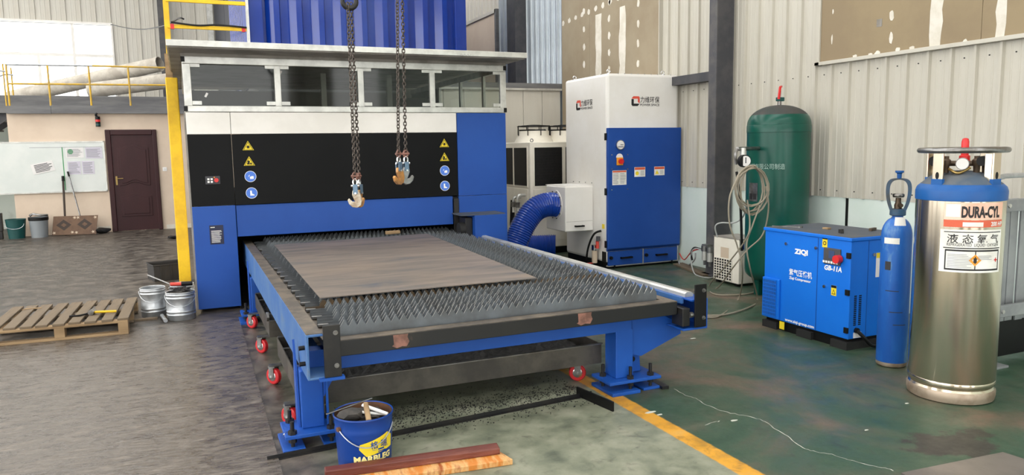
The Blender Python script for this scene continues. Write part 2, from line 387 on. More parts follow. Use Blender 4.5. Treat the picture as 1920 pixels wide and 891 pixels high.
def panel_bm(pitch, z0, z1, big=.028, k=None):
    s = pitch; pr = [(0, 0), (.007, big), (.028, big), (.036, 0), (.38 * s, 0), (.40 * s, .004), (.44 * s, .004), (.46 * s, 0), (.68 * s, 0), (.70 * s, .004), (.74 * s, .004), (.76 * s, 0), (s, 0)]
    bm = BM(); lo = [bm.verts.new((a, -d, z0)) for a, d in pr]; hi = [bm.verts.new((a, -d, z1)) for a, d in pr]
    for i in range(len(pr) - 1): bm.faces.new((lo[i], lo[i + 1], hi[i + 1], hi[i]))
    return bm
wr = struct('wall_right', B(XR + .005, XR + .25, YF, YB + .25, 0, ZC), 'skirt_wall')
RX = Matrix.Rotation(-PI / 2, 4, 'Z')           # panel run along -Y, proud to -X
pitch = .2166
pm = {}
def wall_panel(y, z0, z1, mt):
    key = (z0, z1, mt)
    if key not in pm:
        bm = panel_bm(pitch, z0, z1); bm.transform(RX)
        pm[key] = obj('panel', bm, mt, wr, local=True); o = pm[key]
    else: o = again(pm[key], (0, 0, 0), wr)
    o.location = (XR, y, 0); W[o] = Matrix.Translation(o.location)
y = 1.0 + pitch
ys = []
while y < YB: ys.append(y); y += pitch
for y in ys:
    ph = y - .01
    wall_panel(y + .042, 1.035, ZC, 'silver_sheet' if 11.75 < y < 14.5 else 'wall_sheet' if y < 11.7 else 'wall_sheet_far')
bm = B(XR - .006, XR + .005, 5.535, 5.56, .02, 1.03); obj('expansion_joint', bm, 'black', wr)
# screws along the sheet
bm = BM()
for i in range(40):
    y = 2.0 + i * pitch
    for z in (1.1, 2.28): cyl(bm, (XR - .006, y, z), (XR + .01, y, z), .006, 6)
obj('screw_row', bm, 'black', wr, kind='stuff')
# plasterboard boards over old window openings
def pb(name, y0, y1, z0, z1, mt, x=XR - .03, seams=(), patches=()):
    ed = [y0] + list(seams) + [y1]
    for a, b_ in zip(ed, ed[1:]): obj('plasterboard', B(x - .012, XR + .004, a + .002, b_ - .002, z0, z1), mt, wr)
    for (yy, zz, ry, rz) in patches:
        bm = BM(); n = 10; prism(bm, [(ry * random.uniform(.7, 1.1) * math.cos(2 * PI * i / n), rz * random.uniform(.7, 1.1) * math.sin(2 * PI * i / n)) for i in range(n)], FX(x - .012, yy, zz), .002)
        obj('filler_patch', bm, 'plaster', wr)
def wpt(x, y): p = pxx(x, y, XR - .042); return p.y, p.z
P1 = [(*wpt(1672, 29), .03, .05), (*wpt(1671, 72), .02, .06), (*wpt(1603, 106), .03, .02), (*wpt(1632, 102), .03, .015), (*wpt(1645, 100), .035, .025), (*wpt(1683, 93), .03, .025), (*wpt(1710, 90), .03, .02), (*wpt(1810, 77), .02, .02), (*wpt(1562, 22), .01, .03), (*wpt(1560, 74), .01, .05)]
pb('a', .5, 5.92, 2.4, 5.2, 'plasterboard', seams=(3.0, 4.22,), patches=P1)
for px_, wdt in ((1755, .06), (1876, .045)):
    yy = wpt(px_, 60)[0]; bm = BM(); zz = [2.41 + i * .1 for i in range(28)]
    L_ = [(-wdt * random.uniform(.7, 1.15), z - 2.41) for z in zz]; R_ = [(wdt * random.uniform(.7, 1.15), z - 2.41) for z in zz]
    prism(bm, L_ + R_[::-1], FX(XR - .042, yy, 2.41), .002); obj('joint_tape', bm, 'plaster', wr)
bm = BM(); box(bm, XR - .06, XR, .5, 5.98, 2.375, 2.41); obj('trim_ledge', bm, 'wall_sheet', wr, bev=.003)
bm = BM(); box(bm, XR - .06, XR, 5.92, 5.98, 2.375, 5.2); obj('trim_post', bm, 'wall_sheet', wr, bev=.003)
q = wpt(1649, 43); obj('stamp_mark', B(XR - .0445, XR - .042, q[0] - .03, q[0] + .03, q[1] - .035, q[1] + .035), 'soffit', wr)
pb('b', 8.78, 11.66, 1.04, 6.5, 'plasterboard_far', seams=(9.75, 10.7), patches=[(10.88 - .35 * (i % 1), 2.9 + .28 * i, .04, .06) for i in range(5)] + [(10.1, 2.75 + .25 * i, .04, .06) for i in range(6)] + [(9.3, 2.75 + .28 * i, .035, .06) for i in range(6)] + [(11.6 - i * .22, 3.66 + .012 * i, .05, .045) for i in range(12)])
for yy, wdt in ((10.42, .09), (9.72, .09)):
    bm = BM(); zz = [1.1 + i * .14 for i in range(19)]
    prism(bm, [(-wdt * random.uniform(.75, 1.1), z) for z in zz] + [(wdt * random.uniform(.75, 1.1), z) for z in zz[::-1]], FX(XR - .042, yy, 0), .002); obj('joint_tape', bm, 'plaster', wr)
obj('board_edge', B(XR - .06, XR, 8.755, 8.775, 1.04, 6.5), 'wall_sheet', wr)
pb('c', 14.62, 19.5, 1.04, 4.33, 'beige_wall')
obj('trim_ledge', B(XR - .07, XR, 14.55, 19.5, 4.33, 4.40), 'wall_sheet_far', wr)
obj('trim_post', B(XR - .07, XR, 14.52, 14.60, 1.04, 4.40), 'grey_beam', wr)
# steel columns on the wall: flanged sections
def column(x0, x1, y0, y1, mt, mt2):
    c = sroot('trim_column', ((x0 + x1) / 2, (y0 + y1) / 2, 0))
    obj('web', B(x0 + .012, x1, (y0 + y1) / 2 - .01, (y0 + y1) / 2 + .01, 0, ZC), mt2, c)
    obj('inner_flange', B(x0, x0 + .014, y0, y1, 0, ZC), mt, c); obj('outer_flange', B(x1 - .014, x1, y0, y1, 0, ZC), mt, c)
    obj('stiffener', B(x0 + .014, x1 - .014, y0, y0 + .012, 0, ZC), mt2, c)
    obj('base_plate', B(x0 - .05, x1, y0 - .05, y1 + .05, 0, .02), mt, c)
    return c
column(5.80, 6.05, 7.26, 7.40, 'grey_post', 'post_dark')
column(5.82, 6.05, 13.12, 13.5, 'post_dark', 'post_dark')
struct('trim_purlin', B(5.93, 6.06, 7.42, 8.75, 2.36, 2.47), 'post_dark')
# partition of pale sandwich panels behind the chiller
pt = sroot('wall_partition', (4.9, 11.72, 0))
xx = 3.2
while xx < 6.03: obj('panel', B(xx + .003, min(xx + .355, 6.05) - .003, 11.72, 11.78, 0, 2.56), 'wall_sheet_far', pt, bev=.004); xx += .355
obj('cap_rail', B(3.15, 6.05, 11.68, 11.82, 2.56, 2.66), 'grey_beam', pt)
obj('cap_lip', B(3.15, 6.05, 11.67, 11.69, 2.54, 2.575), 'alu', pt)

# back wall with the bright window
wb = sroot('wall_back', (0, YB, 0))
WX0, WX1, WZ0, WZ1 = -8.6, -1.64, 2.95, 5.12
for a in ((XL - .2, WX0, 0, ZC), (WX0, WX1, 0, WZ0), (WX0, WX1, WZ1, ZC), (WX1, XR, 0, ZC)):
    obj('wall_board', B(a[0], a[1], YB + .01, YB + .2, a[2], a[3]), 'wall_sheet_far', wb)
bp = .36; pmb = {}
x = XL
while x < XR - .05:
    segs = [(0, ZC)] if (x + bp <= WX0 + .2 or x >= WX1 - .12) else [(0, WZ0 - .05), (WZ1 + .05, ZC)]
    for s in segs:
        if s not in pmb: o = pmb[s] = obj('panel', panel_bm(bp, s[0], s[1], .03), 'wall_sheet_far', wb, local=True)
        else: o = again(pmb[s], (0, 0, 0), wb)
        o.location = (x, 0, 0)
    x += bp
wn = sroot('window_1', (WX0, YB, WZ0)); 
bm = BM(); box(bm, WX0, WX1, YB - .05, YB + .1, WZ0 - .06, WZ0); box(bm, WX0, WX1 + .05, YB - .05, YB + .1, WZ1, WZ1 + .06); box(bm, WX1, WX1 + .05, YB - .05, YB + .1, WZ0, WZ1); box(bm, WX0 - .05, WX0, YB - .05, YB + .1, WZ0, WZ1)
obj('window_frame', bm, 'panel_white', wn)
obj('mullion', B(WX0, WX1, YB - .02, YB + .06, 4.24, 4.32), 'panel_white', wn)
cuts = [WX0, -7.2, -5.8, -4.5, -3.42, -2.57, WX1]
for a, b_ in zip(cuts, cuts[1:]):
    if b_ != WX1: obj('mullion', B(b_ - .035, b_ + .035, YB - .02, YB + .06, WZ0, 4.24), 'panel_white', wn)
    if b_ in (-2.57, -5.8): obj('mullion', B(b_ - .035, b_ + .035, YB - .02, YB + .06, 4.32, WZ1), 'panel_white', wn)
    obj('pane', B(a, b_, YB + .02, YB + .026, WZ0, WZ1), 'window_glass', wn)
struct('trim_back_column', B(-.42, -.24, YB - .35, YB - .04, 0, ZC), 'grey_post')
struct('trim_back_post', B(.86, 1.02, YB - .35, YB - .04, 0, ZC), 'alu')
# side and front walls and ceiling out of view, openings shaped for light and highlights
wl = sroot('wall_left_unseen', (XL, 8, 0))
for a in ((YF, YB, 0, .9), (YF, YB, 6.9, ZC), (YF, -8.6, .9, 6.9), (-1, -.5, .9, 6.9), (3.5, 4, .9, 6.9), (9.5, 10, .9, 6.9), (14.5, 15.0, .9, 6.9), (20.5, YB, .9, 6.9)):
    obj('wall_board', B(XL - .2, XL, a[0], a[1], a[2], a[3]), 'wall_sheet_far', wl)
wf = sroot('wall_front_unseen', (0, YF, 0))
for a in ((XL, -7, 0, 5.4), (-3.2, -1.4, 0, 5.4), (3.2, 4.6, 0, 5.4), (XL, XR, 5.4, ZC)):
    obj('wall_board', B(a[0], a[1], YF - .2, YF, a[2], a[3]), 'wall_sheet_far', wf)
ce = sroot('ceiling_unseen', (0, 8, ZC))
y = YF
while y < YB:
    obj('roof_sheet', B(XL - .2, XR + .2, y, min(y + 2.9, YB + .2), ZC, ZC + .1), 'wall_sheet_far', ce); y += 5.0

# ---------------------------------------------------------------- office with mezzanine
YO = 17.265
ow = sroot('wall_office', (-1.2, YO, 0))
obj('wall_board', B(-3.08, 1.4, YO, YO + .12, 0, 2.39), 'beige_wall', ow)
obj('side_board', B(-3.08, -2.96, YO + .12, 21, 0, 2.39), 'beige_wall', ow)
obj('worn_base', B(-.42, 1.4, YO - .003, YO, 0, .09), 'plaster', ow)
obj('worn_base', B(-1.75, -1.46, YO - .003, YO, .03, .12), 'plaster', ow)
obj('back_board', B(-7, -3.08, 19.2, 19.3, 0, 2.39), 'skirt_wall', ow)
mz = sroot('trim_mezzanine', (-1, YO, 2.39))
obj('deck', B(-7, 1.4, YO - .02, 21.2, 2.40, 2.52), 'grey_beam', mz)
obj('edge_channel', B(-3.06, -2.32, YO - .1, YO - .02, 2.385, 2.53), 'grey_beam', mz); obj('edge_channel', B(-2.315, 1.4, YO - .1, YO - .02, 2.39, 2.545), 'grey_beam', mz)
obj('kick_plate', B(-7, 1.4, YO + .35, YO + .37, 2.52, 2.76), 'grey_beam', mz, bev=.004)
# door
dr = sroot('door_1', (-.96, YO, 0))
x0, x1 = -1.43, -.49
bm = BM(); box(bm, x0, x0 + .1, YO - .05, YO, 0, 2.07); box(bm, x1 - .08, x1, YO - .05, YO, 0, 2.07); box(bm, x0 + .1, x1 - .08, YO - .05, YO, 1.96, 2.07); obj('door_frame', bm, 'door_brown', dr, bev=.012)
obj('door_leaf', B(x0 + .1, x1 - .08, YO - .025, YO - .002, .01, 1.96), 'door_brown', dr)
def arched(x0, x1, z0, z1, top=.07, bot=0.0, n=14):
    P = []
    for i in range(n + 1):
        t = i / n; s = .5 - .5 * math.cos(2 * PI * min(max((t - .08) / .84, 0), 1)); P.append((x0 + (x1 - x0) * t, z0 + bot * s))
    for i in range(n + 1):
        t = 1 - i / n; s = .5 - .5 * math.cos(2 * PI * min(max((t - .08) / .84, 0), 1)); P.append((x0 + (x1 - x0) * t, z1 + top * s))
    return P
for z0, z1, tp, bt in ((.93, 1.70, .08, .07), (.30, .72, .06, 0)):
    xa, xb = x0 + .19, x1 - .17
    bm = BM(); prism(bm, arched(xa, xb, z0, z1, tp, bt), basis((0, YO - .025, 0), (1, 0, 0), (0, 0, 1)), .012); pl = obj('door_moulding', bm, 'door_brown', dr, bev=.006)
    bm = BM(); prism(bm, arched(xa + .05, xb - .05, z0 + .05, z1 - .04, tp, bt), basis((0, YO - .036, 0), (1, 0, 0), (0, 0, 1)), .012); obj('door_panel', bm, 'door_brown', pl, bev=.01)
hb = obj('handle_plate', B(-1.30, -1.265, YO - .035, YO - .025, .95, 1.13), 'brass', dr, bev=.003)
bm = BM(); cyl(bm, (-1.283, YO - .03, 1.08), (-1.283, YO - .075, 1.08), .01, 10); cyl(bm, (-1.283, YO - .07, 1.08), (-1.16, YO - .07, 1.085), .009, 10); obj('handle', bm, 'brass', hb, smooth=True)
sw = thing('light_switch', 'small white light switch beside the brown office door', 'switch', (-.38, YO, 1.25)); obj('plate', B(-.42, -.34, YO - .012, YO, 1.21, 1.29), 'white', sw, bev=.003); obj('rocker', B(-.40, -.36, YO - .017, YO - .012, 1.23, 1.27), 'paper', sw)
# whiteboard
bd = thing('whiteboard', 'long worn whiteboard with pinned papers on the beige office wall', 'whiteboard', (-2.6, YO, .84))
obj('board', B(-3.75, -1.47, YO - .035, YO - .003, .85, 1.83), 'whiteboard', bd)
bm = BM(); box(bm, -3.76, -1.46, YO - .04, YO - .003, .835, .86); box(bm, -3.76, -1.46, YO - .04, YO - .003, 1.82, 1.845); box(bm, -1.475, -1.455, YO - .04, YO - .003, .835, 1.845); obj('frame', bm, 'alu', bd)
obj('divider_line', B(-2.205, -2.19, YO - .037, YO - .035, .88, 1.73), 'green_ink', bd); obj('rule_line', B(-2.75, -1.5, YO - .037, YO - .035, 1.725, 1.733), 'ink_grey', bd)
for a in ((-2.14, -1.83, 1.52, 1.72, 'paper'), (-1.80, -1.50, 1.50, 1.72, 'paper_lilac'), (-2.13, -1.90, 1.19, 1.45, 'paper_lilac'), (-1.88, -1.66, 1.19, 1.45, 'paper_lilac')):
    p = obj('paper_sheet', B(a[0], a[1], YO - .0385, YO - .035, a[2], a[3]), a[4], bd); lines(FY(0, YO - .0385, 0), a[0] + .02, a[1] - .02, a[2] + .02, a[3] - .02, 8, 'ink_grey', p)
bm = BM(); prism(bm, circ(.05, 16, -2.06, 1.64), FY(0, YO - .0385, 0), .002); obj('stamp', bm, 'green_ink', bd)
bm = BM(); m = FY(-2.55, YO - .0385, 1.34) @ Matrix.Rotation(.22, 4, 'Z'); prism(bm, rect(-.19, .19, -.10, .10), m, .002); p = obj('paper_sheet', bm, 'paper', bd)
lines(m @ T(0, 0, .002), -.14, .17, -.08, .08, 6, 'ink', p, h=.012)
# signal light
sl = thing('signal_light', 'small red and green stacked signal light hanging on the office wall', 'signal light', (-1.53, YO - .06, 2.13))
bm = BM(); tube(bm, spline([(-1.53, YO - .1, 2.40), (-1.56, YO - .09, 2.36), (-1.53, YO - .08, 2.33)]), .02, 6); obj('bracket', bm, 'black', sl)
for n_, r_, z0, z1, m_ in (('cap', .045, 2.27, 2.33, 'black'), ('red_lens', .043, 2.225, 2.27, 'red'), ('band', .043, 2.19, 2.225, 'black'), ('green_lens', .043, 2.15, 2.19, 'teal'), ('base', .045, 2.13, 2.15, 'black')):
    bm = BM(); cyl(bm, (-1.53, YO - .08, z0), (-1.53, YO - .08, z1), r_, 14); obj(n_, bm, m_, sl, smooth=True)
# mezzanine handrail
hr = thing('handrail', 'weathered yellow pipe handrail along the mezzanine above the office', 'handrail', (-1.6, YO - .06, 2.54))
def pipe(a, b_, r=.018, n=8): bm = BM(); cyl(bm, a, b_, r, n); return bm
YH = YO - .06
obj('top_rail', pipe((-3.0, YH, 3.31), (-1.55, YH, 3.325)), 'galv', hr, smooth=True); obj('top_rail', pipe((-1.55, YH, 3.325), (.3, YH, 3.32)), 'yellow_worn', hr, smooth=True)
obj('mid_rail', pipe((-3.0, YH, 2.95), (.3, YH, 2.975)), 'yellow_worn', hr, smooth=True)
for x in (-3.0, -2.32, -1.62, -.92): obj('post', pipe((x, YH, 2.535), (x, YH, 3.32)), 'yellow_worn', hr, smooth=True)
st = thing('stairway', 'dark steel stair rising to the mezzanine at the left edge', 'stairs', (-4.2, YO, 0))
for k in range(2):
    yy = YO + .1 + k * .75; bm = BM(); bar(bm, (-5.6, yy, .6), (-3.1, yy, 2.4), .05, .22); obj('stringer', bm, 'post_dark', st)
    bm = BM(); tube(bm, spline([(-5.4, yy, 1.7), (-3.5, yy, 3.05), (-3.05, yy, 3.2)], 8), .018, 8); obj('stair_rail', bm, 'galv', st, smooth=True)
    for i in range(5): obj('baluster', pipe((-5.0 + i * .48, yy, 1.05 + i * .345), (-5.0 + i * .48, yy, 2.0 + i * .335), .014), 'yellow_worn' if i == 4 else 'galv', st, smooth=True)
for i in range(10):
    obj('tread', B(-5.55 + i * .25, -5.30 + i * .25, YO + .1, YO + .85, .62 + i * .18, .65 + i * .18), 'grey_beam', st)
obj('stair_foot', B(-5.75, -5.5, YO, YO + .95, 0, .66), 'post_dark', st)
# two big ducts lying on the mezzanine
def duct(a, b_, r, label):
    bm = BM(); m, l = frame(a, b_); lathe(bm, [(r, 0), (r, l)], m, 24, False, False); lathe(bm, [(r * .93, l), (r * .93, 0)], m, 24, False, False)
    for z in (0, l):
        p = ring(bm, m, r, 24, z); q = ring(bm, m, r * .93, 24, z)
        for i in range(24): bm.faces.new((p[i], p[(i + 1) % 24], q[(i + 1) % 24], q[i]))
    solo('duct_pipe', bm, 'duct_grey', label, 'pipe', Vector(a), group='big pipes on the mezzanine', smooth=True)
duct(py(300, 120, 19.0), py(20, 184, 20.9), .165, 'longer pale grey pipe slanting across the bright window on the mezzanine')
duct(py(330, 150, 18.2), py(168, 170, 18.75), .165, 'shorter pale grey pipe lying below the longer one behind the handrail')
bm = BM(); box(bm, -.25, .3, 17.9, 18.4, 2.52, 2.98); solo('storage_crate', bm, 'grey_beam', 'grey crate under the pale pipes on the mezzanine', 'crate', (.0, 18.2, 2.52), bev=.01)
# cable
bm = BM(); tube(bm, spline([py(208, 46, 23.8), py(240, 53, 22), py(270, 55, 20), py(300, 50, 17), py(318, 44, 14), py(336, 34, 12.6), py(345, 36, 12.45)]), .012, 6)
solo('cable', bm, 'black', 'thin dark cable sagging from the window corner to the yellow railing', 'cable', py(208, 46, 23.8))

# small things along the office wall
def bucket_simple(name, label, c, r0, r1, h, mt, bands=(), handle=True, n=28, group=None):
    t = thing(name, label, 'bucket', c, group=group); m = T(*c)
    bm = BM(); prof = [(r0, 0), (r0, .004)]
    for z in bands: prof += [(r0 + (r1 - r0) * (z - .012) / h, z - .012), (r0 + (r1 - r0) * z / h + .006, z), (r0 + (r1 - r0) * (z + .012) / h, z + .012)]
    prof += [(r1, h - .01), (r1 + .006, h - .004), (r1 + .004, h), (r1 - .004, h), (r1 - .006, h - .02), (r0 - .006, .012), (.001, .01)]
    lathe(bm, prof, m, n, True, False); obj('body', bm, mt, t, smooth=True)
    return t
t = bucket_simple('plastic_bucket', 'dark teal plastic bucket standing by the office wall', (-3.04, 16.95, 0), .135, .17, .37, 'teal'); bm = BM(); tube(bm, [Vector((-3.04 + .16 * math.cos(a), 16.95 - .17 + .0 * a, .29 - .1 * math.sin(a))) for a in [PI * i / 12 for i in range(13)]], .005, 6); obj('handle', bm, 'galv', t)
obj('contents', B(-3.12, -2.92, 16.85, 17.05, .30, .345), 'mat_brown', t)
t = bucket_simple('plastic_bucket', 'grey plastic bucket with dark rim next to the teal bucket', (-2.66, 16.93, 0), .14, .165, .39, 'bucket_grey'); bm = BM(); lathe(bm, [(.164, .33), (.172, .34), (.172, .395), (.16, .395)], T(-2.66, 16.93, 0), 24, False, False); obj('rim', bm, 'black', t, smooth=True)
bm = BM(); tube(bm, spline([(-2.8, 16.93, .42), (-2.75, 16.95, .45), (-2.62, 16.9, .43), (-2.5, 16.95, .42)]), .022, 8); obj('contents', bm, 'steel', t, smooth=True)
bm = BM(); box(bm, -3.34, -3.25, 16.9, 17.0, .15, .5); box(bm, -3.33, -3.26, 16.91, 16.99, 0, .15)
solo('grinder', bm, 'black_metal', 'dark machine part left of the teal bucket', 'machine part', (-3.2, 16.95, 0), bev=.01)
# patterned mat leaning on the wall
mtg = thing('floor_mat', 'brown cardboard sheet with diamond and star pattern leaning on the office wall', 'mat', (-2.05, 16.95, 0))
mm = basis((-2.06, 16.95, .02), (1, 0, 0), (0, .25, .97)); bm = BM(); prism(bm, [(-.40, 0), (.36, -.02), (.41, .36), (-.36, .37)], mm, .015); obj('sheet', bm, 'mat_brown', mtg)
for cx in (-.19, .17):
    bm = BM(); prism(bm, [(cx - .13, .19), (cx, .08), (cx + .13, .19), (cx, .30)], mm @ T(0, 0, .015), .002); dm = obj('diamond', bm, 'mat_dark', mtg)
    bm = BM(); prism(bm, [(cx - .05, .19), (cx, .15), (cx + .05, .19), (cx, .23)], mm @ T(0, 0, .017), .002); obj('diamond_core', bm, 'mat_brown', dm)
for cx, cy in ((-.36, .04), (-.05, .04), (.31, .03), (-.0, .33), (.36, .32), (.02, .03), (.06, .33)):
    bm = BM(); prism(bm, [((.035 if i % 2 else .014) * math.cos(i * PI / 5) + cx, (.035 if i % 2 else .014) * math.sin(i * PI / 5) + cy) for i in range(10)], mm @ T(0, 0, .015), .002); obj('star', bm, 'mat_pale', mtg)
for nm, lb, a, b_, r_, m_ in (('shovel_handle', 'upright dark wooden handle leaning on the whiteboard', (-2.24, 17.06, .0), (-2.22, YO - .075, 1.165), .02, 'mat_dark'), ('mop_handle', 'slanting thin steel mop handle leaning on the whiteboard', (-1.90, 17.02, 0), (-2.13, YO - .075, 1.25), .013, 'steel')):
    t = thing(nm, lb, 'handle', a); obj('shaft', pipe(a, b_, r_), m_, t, smooth=True)
    d = (Vector(b_) - Vector(a)).normalized(); obj('grip', pipe(Vector(b_) - d * .1, b_, r_ * 1.35), 'black', t, smooth=True)
def lump(c, sx, sy, sz, seed, n=2):
    bm = BM(); bmesh.ops.create_icosphere(bm, subdivisions=n, radius=1); rnd = random.Random(seed)
    for v in bm.verts:
        k = 1 + rnd.uniform(-.18, .18); v.co = Vector((c[0] + v.co.x * sx * k, c[1] + v.co.y * sy * k, max(c[2] + v.co.z * sz * k, c[2] - sz * .95)))
    return bm
solo('black_bag', lump((-1.58, 17.0, .06), .14, .1, .06, 3), 'black', 'crumpled black bag on the floor left of the office door', 'bag', (-1.58, 17.0, 0), smooth=True)
solo('black_glove', lump((-.25, 15.2, .03), .13, .08, .03, 5), 'black', 'crumpled black rag on the floor right of the office door', 'rag', (-.25, 15.2, 0), smooth=True)

# ---------------------------------------------------------------- blue containers behind the machine
def corr(x0, x1, z0, z1, y, pitch=.343):
    bm = BM(); pr = []; x = x0
    while x < x1 - .05:
        for s, d in ((0, 0), (.115, .085), (.20, .085), (.225, 0)):
            if x + s < x1: pr.append((x + s, y - d))
        x += pitch
    pr.append((x1, y))
    lo = [bm.verts.new((a, b_, z0)) for a, b_ in pr]; hi = [bm.verts.new((a, b_, z1)) for a, b_ in pr]
    for i in range(len(pr) - 1): bm.faces.new((lo[i], lo[i + 1], hi[i + 1], hi[i]))
    return bm
def container(label, z0, z1):
    t = thing('shipping_container', label, 'container', (2.8, 15, z0))
    obj('body', B(1.07, 4.57, 12.5, 18.5, z0 + .02, z1 - .02), 'container_blue', t)
    obj('front_sheet', corr(1.30, 4.38, z0 + .1, z1 - .1, 12.48), 'container_blue', t)
    bm = corr(12.6, 16.0, z0 + .1, z1 - .1, 0); bm.transform(basis((0, 0, 0), (0, -1, 0), (0, 0, 1)).inverted() if False else Matrix(((0, 1, 0, 1.06), (1, 0, 0, 0), (0, 0, 1, 0), (0, 0, 0, 1)))); obj('side_sheet', bm, 'container_blue', t)
    obj('rear_door', B(1.04, 1.07, 16.1, 18.5, z0, z1), 'container_dark', t)
    for x in (1.05, 4.38): obj('corner_post', B(x, x + .2, 12.38, 12.5, z0, z1), 'container_blue', t, bev=.01)
    for z in (z0, z1 - .12): obj('rail', B(1.05, 4.58, 12.40, 12.5, z, z + .12), 'container_blue', t, bev=.01)
    return t
struct('trim_dark_partition', B(1.04, 1.3, 18.55, 23.4, 0, 7.4), 'container_dark')
struct('trim_container_support', B(1.15, 4.5, 12.55, 18.4, 0, 2.7), 'post_dark')
container('upper blue corrugated steel container towering behind the machine roof', 2.7, 4.9)
# yellow platform railing at the container
yr = thing('platform_railing', 'yellow platform railing with red clamps beside the blue container', 'railing', (.4, 12.4, 0))
obj('deck', B(-.16, 1.03, 12.3, 13.6, 2.62, 2.7), 'grey_beam', yr)
obj('post', B(-.14, -.07, 12.36, 12.43, 0, 4.6), 'yellow', yr); obj('post', B(-.14, -.07, 13.5, 13.57, 0, 4.6), 'yellow', yr); obj('post', B(1.0, 1.04, 12.3, 12.36, 2.7, 4.6), 'alu', yr)
for z in (3.41, 3.79): obj('rail', B(-.1, 1.04, 12.33, 12.37, z, z + .055), 'yellow', yr, bev=.004); 
for x in (-.06, .93): obj('clamp', B(x, x + .05, 12.32, 12.38, 3.40, 3.47), 'red', yr)
bm = BM(); tube(bm, spline([(-.05, 12.31, 3.49), (.3, 12.31, 3.46), (.6, 12.31, 3.48), (1.0, 12.31, 3.46)]), .014, 6); obj('cable', bm, 'black', yr)
# yellow guard post
yp = thing('guard_post', 'tall bright yellow square post left of the laser machine', 'post', (-.083, 9.97, 0))
obj('column', B(-.145, -.01, 9.91, 10.04, .006, 2.48), 'yellow', yp, bev=.012); obj('foot_plate', B(-.2, .03, 9.85, 10.1, 0, .012), 'post_dark', yp)
obj('wood_block', B(-.135, -.06, 9.93, 10.0, 2.48, 2.76), 'wood_raw', yp)

# ================================================================ LASER CUTTING MACHINE
YM = 7.986
lm = thing('laser_cutting_machine', 'large blue, white and black laser cutting machine with glazed cab on top', 'laser cutter', (1.7, 10, 0))
YE = 12.2
def seam_panel(name, x0, x1, z0, z1, mt, y=YM, th=.03, parent=None, bev=.004): return obj(name, B(x0 + .002, x1 - .002, y, y + th, z0 + .0015, z1 - .0015), mt, parent or lm, bev=bev)
# carcass
obj('side_housing', B(.06, .43, YM + .03, YE, .04, 1.95), 'panel_white', lm); obj('side_housing', B(2.83, 3.40, YM + .03, YE, .04, 1.95), 'panel_white', lm)
obj('tunnel_wall', B(.43, .445, YM + .03, YE, .0, 1.1), 'black', lm); obj('tunnel_wall', B(2.81, 2.825, YM + .03, YE, 0, 1.1), 'black', lm)
obj('tunnel_roof', B(.44, 2.82, YM + .035, YE, 1.02, 1.05), 'black', lm); obj('tunnel_back', B(.44, 2.82, YE - .04, YE, 0, 1.05), 'black', lm)
obj('deck', B(.06, 3.40, YM + .03, YE, 1.86, 1.95), 'interior_dark', lm)
seam_panel('left_panel_lower', .04, .445, .03, 1.062, 'machine_blue'); seam_panel('left_panel_middle', .04, .445, 1.062, 1.767, 'panel_black'); seam_panel('left_panel_upper', .04, .445, 1.767, 1.983, 'panel_white')
seam_panel('door_upper', .445, 2.812, 1.767, 1.983, 'panel_white'); dm_ = seam_panel('door_middle', .445, 2.812, 1.060, 1.767, 'panel_black'); seam_panel('lifting_beam', .447, 2.75, .738, 1.060, 'machine_blue', YM + .012)
seam_panel('right_panel_upper', 2.815, 3.41, 1.055, 1.983, 'machine_blue'); seam_panel('right_panel_lower', 2.815, 3.41, .03, 1.055, 'machine_blue')
obj('side_edge', B(.025, .06, YM + .012, YM + .06, .03, 1.98), 'soffit', lm)
bm = BM()
for x in (.1, .36, 2.9, 3.3): cyl(bm, (x, YM + .2, 0), (x, YM + .2, .05), .04, 12)
obj('levelling_feet', bm, 'black_metal', lm)
# cab: rails, posts, panes, clips
PXs = [py(x, 160, YM).x for x in (352, 521, 677, 811, 944)]; PXs[0] = .075; PXs[-1] = 3.385
obj('bottom_rail', B(.04, 3.41, YM - .005, YM + .055, 1.985, 2.045), 'alu', lm, bev=.004); obj('top_rail', B(.04, 3.41, YM - .005, YM + .055, 2.445, 2.515), 'alu', lm, bev=.004)
for x in (.04, 3.365):
    obj('bottom_rail', B(x, x + .045, YM + .055, YE, 1.985, 2.045), 'alu', lm); obj('top_rail', B(x, x + .045, YM + .055, YE, 2.445, 2.515), 'alu', lm)
for i, x in enumerate(PXs):
    hw = .03 if 0 < i < 4 else .035; obj('post', B(x - hw, x + hw, YM + .003, YM + .05, 2.045, 2.445), 'alu', lm, bev=.003)
    for z in (2.055, 2.415):
        for s in (-1, 1):
            if (i == 0 and s < 0) or (i == 4 and s > 0): continue
            obj('corner_clip', B(x + s * hw - .0, x + s * (hw + .085), YM + .012, YM + .03, z, z + .035) if s > 0 else B(x - hw - .085, x - hw, YM + .012, YM + .03, z, z + .035), 'alu', lm)
for a, b_ in zip(PXs, PXs[1:]):
    pn = obj('pane', B(a + .03, b_ - .03, YM + .036, YM + .042, 2.045, 2.445), 'cab_glass', lm)
for c in ((.03, 1.99), (.03, 2.46), (3.385, 1.99), (3.385, 2.46)): obj('rail_cap', B(c[0], c[0] + .035, YM - .012, YM - .004, c[1], c[1] + .05), 'black', lm)
sy = [YM + .05] + [pxx(x, 185, 3.385).y for x in (907, 864, 824)]
for y in sy[1:] + [YE - .05]: obj('post', B(3.37, 3.40, y - .03, y + .03, 2.045, 2.445), 'alu', lm)
for a, b_ in zip(sy, sy[1:]): obj('pane', B(3.383, 3.389, a + .03, b_ - .03, 2.045, 2.445), 'side_glass', lm)
for y in (9.4, 10.8): obj('post', B(.05, .08, y - .03, y + .03, 2.045, 2.445), 'alu', lm)
